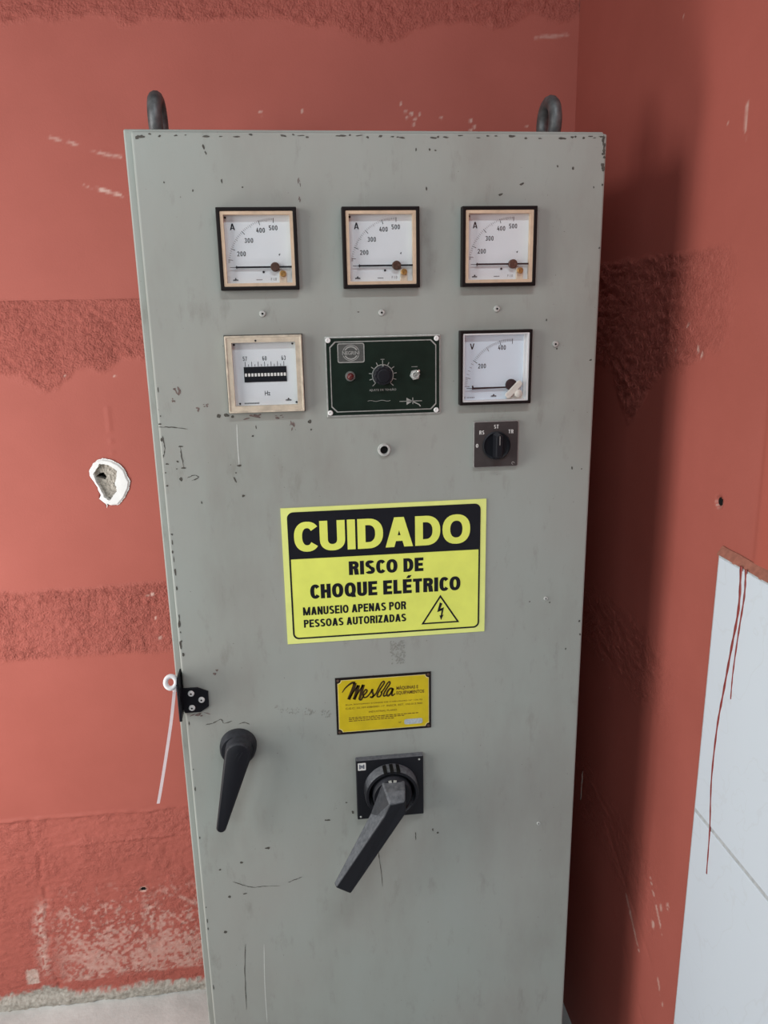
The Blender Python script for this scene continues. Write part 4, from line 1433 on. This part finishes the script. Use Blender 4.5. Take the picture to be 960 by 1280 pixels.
def scooped(w_, h_, r_):
    out = []
    for sx_, sz_, a0 in ((-1, -1, 90), (1, -1, 180), (1, 1, 270), (-1, 1, 0)):
        for k in range(5):
            a = R(a0 - 90 * k / 4)
            out.append((sx_ * w_ + r_ * math.cos(a), sz_ * h_ + r_ * math.sin(a)))
    return out


part('pale_edge', MB().prism(scooped(0.0664, 0.0416, 0.0050), -0.0012, -0.0014), 'plate_pale', NP, parent=npl)
part('yellow_field', MB().prism(scooped(0.0656, 0.0408, 0.0052), -0.0014, -0.0016), 'plate_yellow', NP, parent=npl)
riv = MB().lathe(0, 0, [(0.0022, -0.0012), (0.0020, -0.0022), (0.0010, -0.0027), (0, -0.0028)], 12).mesh('rivet', 'pivot_brown', smooth=50)
for sx_, sz_ in ((-1, -1), (1, -1), (1, 1), (-1, 1)):
    part('rivet', riv, None, (NP[0] + sx_ * 0.0655, 0, NP[2] + sz_ * 0.0412), parent=npl)
mb = MB()
yy = -0.0018
mm = lambda pts: [(a / 1000, b / 1000) for a, b in pts]


def stroke(pts, w0, w1):
    P = smooth_line(mm(pts), 6)
    m_ = len(P)
    mb.line(P, [1.22 * (w0 + (w1 - w0) * i / (m_ - 1)) / 1000 for i in range(m_)], yy)


stroke([(-60, 22.5), (-56, 28.5), (-50, 34), (-44.6, 37), (-41, 36)], 0.9, 3.4)
stroke([(-41.2, 36.4), (-43, 30), (-47, 20), (-51, 10.8)], 4.2, 4.0)
stroke([(-51, 11), (-44, 22), (-36.6, 32)], 1.4, 2.2)
stroke([(-36.4, 32.4), (-38, 26), (-41, 16), (-43.4, 10.2)], 4.0, 3.8)
stroke([(-43.4, 10.6), (-36, 22), (-29.6, 32)], 1.4, 2.2)
stroke([(-29.2, 32.6), (-31, 26), (-34, 15), (-35.4, 10.5), (-33, 9.0), (-30, 14)], 4.0, 1.8)
stroke([(-30, 15), (-26, 19), (-24.2, 22.6), (-26, 24.6), (-29, 21), (-30.2, 16), (-28.4, 12.2), (-24.5, 13.0), (-20, 18), (-16.2, 24.4)], 2.0, 1.8)
stroke([(-16.2, 24.8), (-16.6, 20), (-15.0, 15), (-17, 11.6), (-20.2, 12.4)], 2.6, 2.2)
stroke([(-17, 11.8), (-12, 16), (-7, 26), (-3, 33), (0.2, 35.6), (1.0, 32.5), (-4, 25), (-8.6, 17), (-9.4, 12.4), (-6, 11.8), (-3.2, 16), (-3.6, 20)], 1.8, 2.0)
stroke([(-4.0, 17.5), (1, 24), (5, 31), (8.6, 34.4), (9.2, 31), (4, 23), (0.2, 16), (0.0, 12.2), (3.6, 13)], 1.8, 2.0)
stroke([(13.8, 22.4), (9.5, 23.4), (5.2, 18), (4.6, 13.4), (7, 12.2), (11, 17), (13.8, 23)], 2.4, 2.4)
stroke([(13.6, 23.2), (11.8, 15.5), (12.6, 11.8), (16.8, 14.8)], 2.8, 1.2)
part('script_lettering', mb, 'plate_ink', NP, parent=npl, flat=True)
mb = MB()
mb.text('MÁQUINAS E', 0.0186, 0.0505, 0.0196, 0.0272, yy, 0.022)
mb.text('EQUIPAMENTOS', 0.0186, 0.0594, 0.0118, 0.0182, yy, 0.022)
part('trade_lettering', mb, 'plate_ink_faint', NP, parent=npl, flat=True)
mb = MB()
for t, x0, x1, z in (('RUA ANTONIO CONDE DE CARVALHO Nº 136 RJ', -0.0556, 0.0562, 0.0020), ('C.G.C. 33.107.438/0001-17  INSCR. EST. 102.013.900', -0.0558, 0.0562, -0.0037), ('INDUSTRIAL PLANO', -0.0222, 0.0188, -0.0114),
                     ):
    mb.text(t, x0, x1, z - 0.0014, z + 0.0014, yy, 0.0)
rg = random.Random(3)
for x0, x1, z in ((-0.0518, 0.0502, -0.0190), (-0.0518, 0.0300, -0.0215), (-0.0519, 0.0150, -0.0243)):
    x = x0
    while x < x1:
        l = rg.uniform(0.002, 0.006)
        mb.rect(x, min(x + l, x1), z - 0.0005, z + 0.0006, yy)
        x += l + 0.0012
mb.text('Nº', 0.0215, 0.0252, -0.0338, -0.0308, yy, 0.0)
part('fine_print', mb, 'plate_ink_faint', NP, parent=npl, kind='stuff', flat=True)
part('serial_stamp', MB().prism(rrect(0.0295, 0.0568, -0.0365, -0.0280, 0.003), -0.0016, -0.0018), 'stamp_blue', NP, parent=npl)

# ------------------------------------------------------------------ locking hasp at the door edge
HL = (K(-0.160), 0, -0.527 + EYE)
hp = [(-0.0178, 0.0192), (0.0068, 0.0190), (0.0212, 0.0122), (0.0207, -0.0108), (0.0088, -0.0190), (-0.0135, -0.0188)]
hasp = part('locking_hasp', MB().prism([(a, b) for a, b in hp], 0.0, -0.0028), 'black_metal', HL, bevel=0.0006, label='black hasp plate with three bright rivets')
leaf = [(0.020, -0.0195), (-0.0180, -0.0195), (-0.0240, -0.0160), (-0.0240, 0.0390), (-0.0180, 0.0440), (0.020, 0.0440)]
mb = MB()
mb.add([(-0.0172, a, b) for a, b in leaf] + [(-0.0147, a, b) for a, b in leaf],
       [tuple(range(6)), tuple(range(11, 5, -1))] + [(i, (i + 1) % 6, (i + 1) % 6 + 6, i + 6) for i in range(6)])
part('hasp_leaf', mb, 'black_metal', HL, parent=hasp, bevel=0.0006)
mb = MB().tube([(-0.0160, -0.0235, -0.0190), (-0.0160, -0.0235, 0.0360)], 0.0021, 10)
part('hinge_pin', mb, 'black_metal', HL, parent=hasp, smooth=40)
rv = MB().lathe(0, 0, [(0.0045, -0.0026), (0.0045, -0.0034), (0.0036, -0.0046), (0.0015, -0.0048), (0.0012, -0.0036), (0, -0.0036)], 18).mesh('rivet', 'rivet_metal', smooth=40)
rh = MB().disc(0, 0, 0.0013, -0.0049, 10).mesh('rivet_hole', 'dark_hole', flat=True)
for x, z in ((-0.1624, -0.5159), (-0.1488, -0.5267), (-0.1628, -0.5381)):
    part('rivet', rv, None, (K(x), 0, z + EYE), parent=hasp)
    part('rivet_hole', rh, None, (K(x), 0, z + EYE), parent=hasp)

# cable tie threaded through the hasp
CT = (K(-0.1870), -0.010, -0.4930 + EYE)
tie = put('cable_tie', None, None, CT, None, 'white nylon cable tie looped through the black hasp, its tail hanging down', 'cable tie')
mb = MB().tube([(0.0072 * math.cos(2 * math.pi * k / 24), 0.0030 * math.sin(2 * math.pi * k / 24), 0.0076 * math.sin(2 * math.pi * k / 24)) for k in range(24)], 0.0034, 10, closed=True)
part('loop', mb, 'nylon_white', CT, parent=tie, smooth=60)
mb = MB().box(0.0020, 0.0075, -0.0050, 0.0020, -0.0130, -0.0060)
part('head', mb, 'nylon_pink', CT, parent=tie, bevel=0.0010)
mb = MB()
tl = smooth_line([(0.0045, -0.0015, -0.010), (-0.0040, 0.003, -0.055), (-0.0140, 0.0085, -0.100), (-0.0245, 0.014, -0.145), (-0.0335, 0.019, -0.182), (-0.0390, 0.022, -0.2035)], 4)
rings = [[(p[0] - 0.0022, p[1] - 0.0007, p[2]), (p[0] + 0.0022, p[1] - 0.0007, p[2]), (p[0] + 0.0019, p[1] + 0.0007, p[2]), (p[0] - 0.0019, p[1] + 0.0007, p[2])] for p in tl]
mb.loft(rings)
part('tail', mb, 'nylon_pink', CT, parent=tie)

# ------------------------------------------------------------------ door handle
DH = (K(-0.1027), 0, -0.6035 + EYE)
dh = part('door_handle', MB().lathe(0, 0, [(0.0262, 0.0), (0.0262, -0.0060), (0.0252, -0.0135), (0.0230, -0.0175), (0.0170, -0.0190), (0, -0.0190)], 40), 'black_plastic', DH, smooth=45, label='black tapered lever door handle on a round base')


def hull2(c1, r1, c2, r2, y, n=10, shrink=0.0):
    d = Vector((c2[0] - c1[0], c2[1] - c1[1]))
    a0 = math.atan2(d.y, d.x)
    b = math.acos((r1 - r2) / d.length)
    out = []
    for k in range(n + 1):
        a = a0 + b + (2 * math.pi - 2 * b) * k / n
        out.append((c1[0] + (r1 - shrink) * math.cos(a), y(c1) if callable(y) else y, c1[1] + (r1 - shrink) * math.sin(a)))
    for k in range(n + 1):
        a = a0 - b + 2 * b * k / n
        out.append((c2[0] + (r2 - shrink) * math.cos(a), y(c2) if callable(y) else y, c2[1] + (r2 - shrink) * math.sin(a)))
    return out


ca, cb = (0.0020, 0.0050), (-0.0285, -0.1050)
yb_ = lambda c_: -0.0180 if c_ is ca else -0.0330
yf_ = lambda c_: -0.0360 if c_ is ca else -0.0455
ym_ = lambda c_: -0.0330 if c_ is ca else -0.0425
mb = MB().loft([hull2(ca, 0.0190, cb, 0.0068, yb_), hull2(ca, 0.0186, cb, 0.0068, ym_), hull2(ca, 0.0155, cb, 0.0046, yf_)])
part('lever', mb, 'black_plastic', DH, parent=dh, smooth=50)
mb = MB()
for o_ in (0.0, 0.0055):
    mb.tube([(-0.0125 + o_, -0.0355, -0.0180 - 0.2 * o_), (-0.0050 + o_, -0.0363, -0.0040), (0.0030 + o_, -0.0360, 0.0090)], [0.0004, 0.0008, 0.0004], 6)
part('grip_rib', mb, 'black_plastic', DH, parent=dh)

# ------------------------------------------------------------------ rotary disconnect
RD = (K(0.1150), 0, -0.6893 + EYE)
rd = part('rotary_disconnect', MB().box(-0.0497, 0.0503, -0.0105, 0.0, -0.0497, 0.0497), 'lever_plastic', RD, bevel=0.0010, label='square black main switch with a long angled lever')
mb = MB()
n = 48
prof = [(0.0405, -0.0100), (0.0400, -0.0240), (0.0385, -0.0285), (0.0350, -0.0290), (0.0335, -0.0270), (0.0325, -0.0120)]
mb.lathe(0.001, 0.0, prof, n)
part('collar', mb, 'lever_plastic', RD, parent=rd, smooth=40)
mb = MB().lathe(0.001, 0.0, [(0.0300, -0.0100), (0.0290, -0.0300), (0.0270, -0.0330), (0, -0.0330)], 40)
part('rotor', mb, 'black_plastic', RD, parent=rd, smooth=40)
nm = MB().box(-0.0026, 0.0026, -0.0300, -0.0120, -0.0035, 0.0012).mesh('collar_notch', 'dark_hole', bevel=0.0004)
for a in (104, 90, 76):
    o = part('collar_notch', nm, None, (RD[0] + 0.001 + 0.0400 * math.cos(R(a)), 0, RD[2] + 0.0400 * math.sin(R(a))), parent=rd)
    o.rotation_euler = (0, -R(a - 90), 0)
ym = MB().box(-0.0022, 0.0022, -0.0338, -0.0328, -0.0030, 0.0030).mesh('position_mark', 'mark_light')
for a in (98, 82):
    o = part('position_mark', ym, None, (RD[0] + 0.001 + 0.0245 * math.cos(R(a)), 0, RD[2] + 0.0245 * math.sin(R(a))), parent=rd)
    o.rotation_euler = (0, -R(a - 90), 0)
part('maker_label', MB().prism(rrect(-0.0472, -0.0355, 0.0335, 0.0455, 0.0012), -0.0105, -0.0110), 'white_ink', RD, parent=rd)
mb = MB()
for x0 in (-0.0452, -0.0392):
    mb.rect(x0, x0 + 0.0016, 0.0362, 0.0430, -0.0112)
mb.rect(-0.0440, -0.0386, 0.0388, 0.0402, -0.0112)
mb.line([(-0.0452, 0.0430), (-0.0414, 0.0408), (-0.0376, 0.0430)], 0.0010, -0.01122)
mb.line([(-0.0452, 0.0362), (-0.0414, 0.0384), (-0.0376, 0.0362)], 0.0010, -0.01122)
part('label_mark', mb, 'stamp_ink', RD, parent=rd, flat=True)
sc_ = MB().lathe(0, 0, [(0.0016, -0.0104), (0.0014, -0.0112), (0, -0.0114)], 10).mesh('corner_screw', 'screw_grey')
for x, z in ((-0.0450, -0.0450), (0.0440, 0.0440)):
    part('corner_screw', sc_, None, (RD[0] + x, 0, RD[2] + z), parent=rd)
# lever: wide flat back at the hub, running down to the left
q = lambda x, yv, z: (x - 0.1150, yv, z + 0.6893)
back = [q(0.101, -0.030, -0.6645), q(0.134, -0.030, -0.6650), q(0.1345, -0.032, -0.7000), q(0.0485, -0.056, -0.8245), q(0.0245, -0.056, -0.8080), q(0.0825, -0.033, -0.7140)]
front = [q(0.1085, -0.064, -0.6790), q(0.1295, -0.064, -0.6760), q(0.1305, -0.067, -0.6940), q(0.0478, -0.068, -0.8190), q(0.0265, -0.068, -0.8060), q(0.0985, -0.067, -0.6975)]
mid = [tuple(0.5 * (Vector(a) + Vector(b))) for a, b in zip(back, front)]
mid[0] = q(0.1040, -0.050, -0.6690)
mid[1] = q(0.1325, -0.050, -0.6680)
mb = MB().loft([back, mid, front])
part('lever', mb, 'lever_plastic', RD, parent=rd, bevel=0.0022, seg=3)
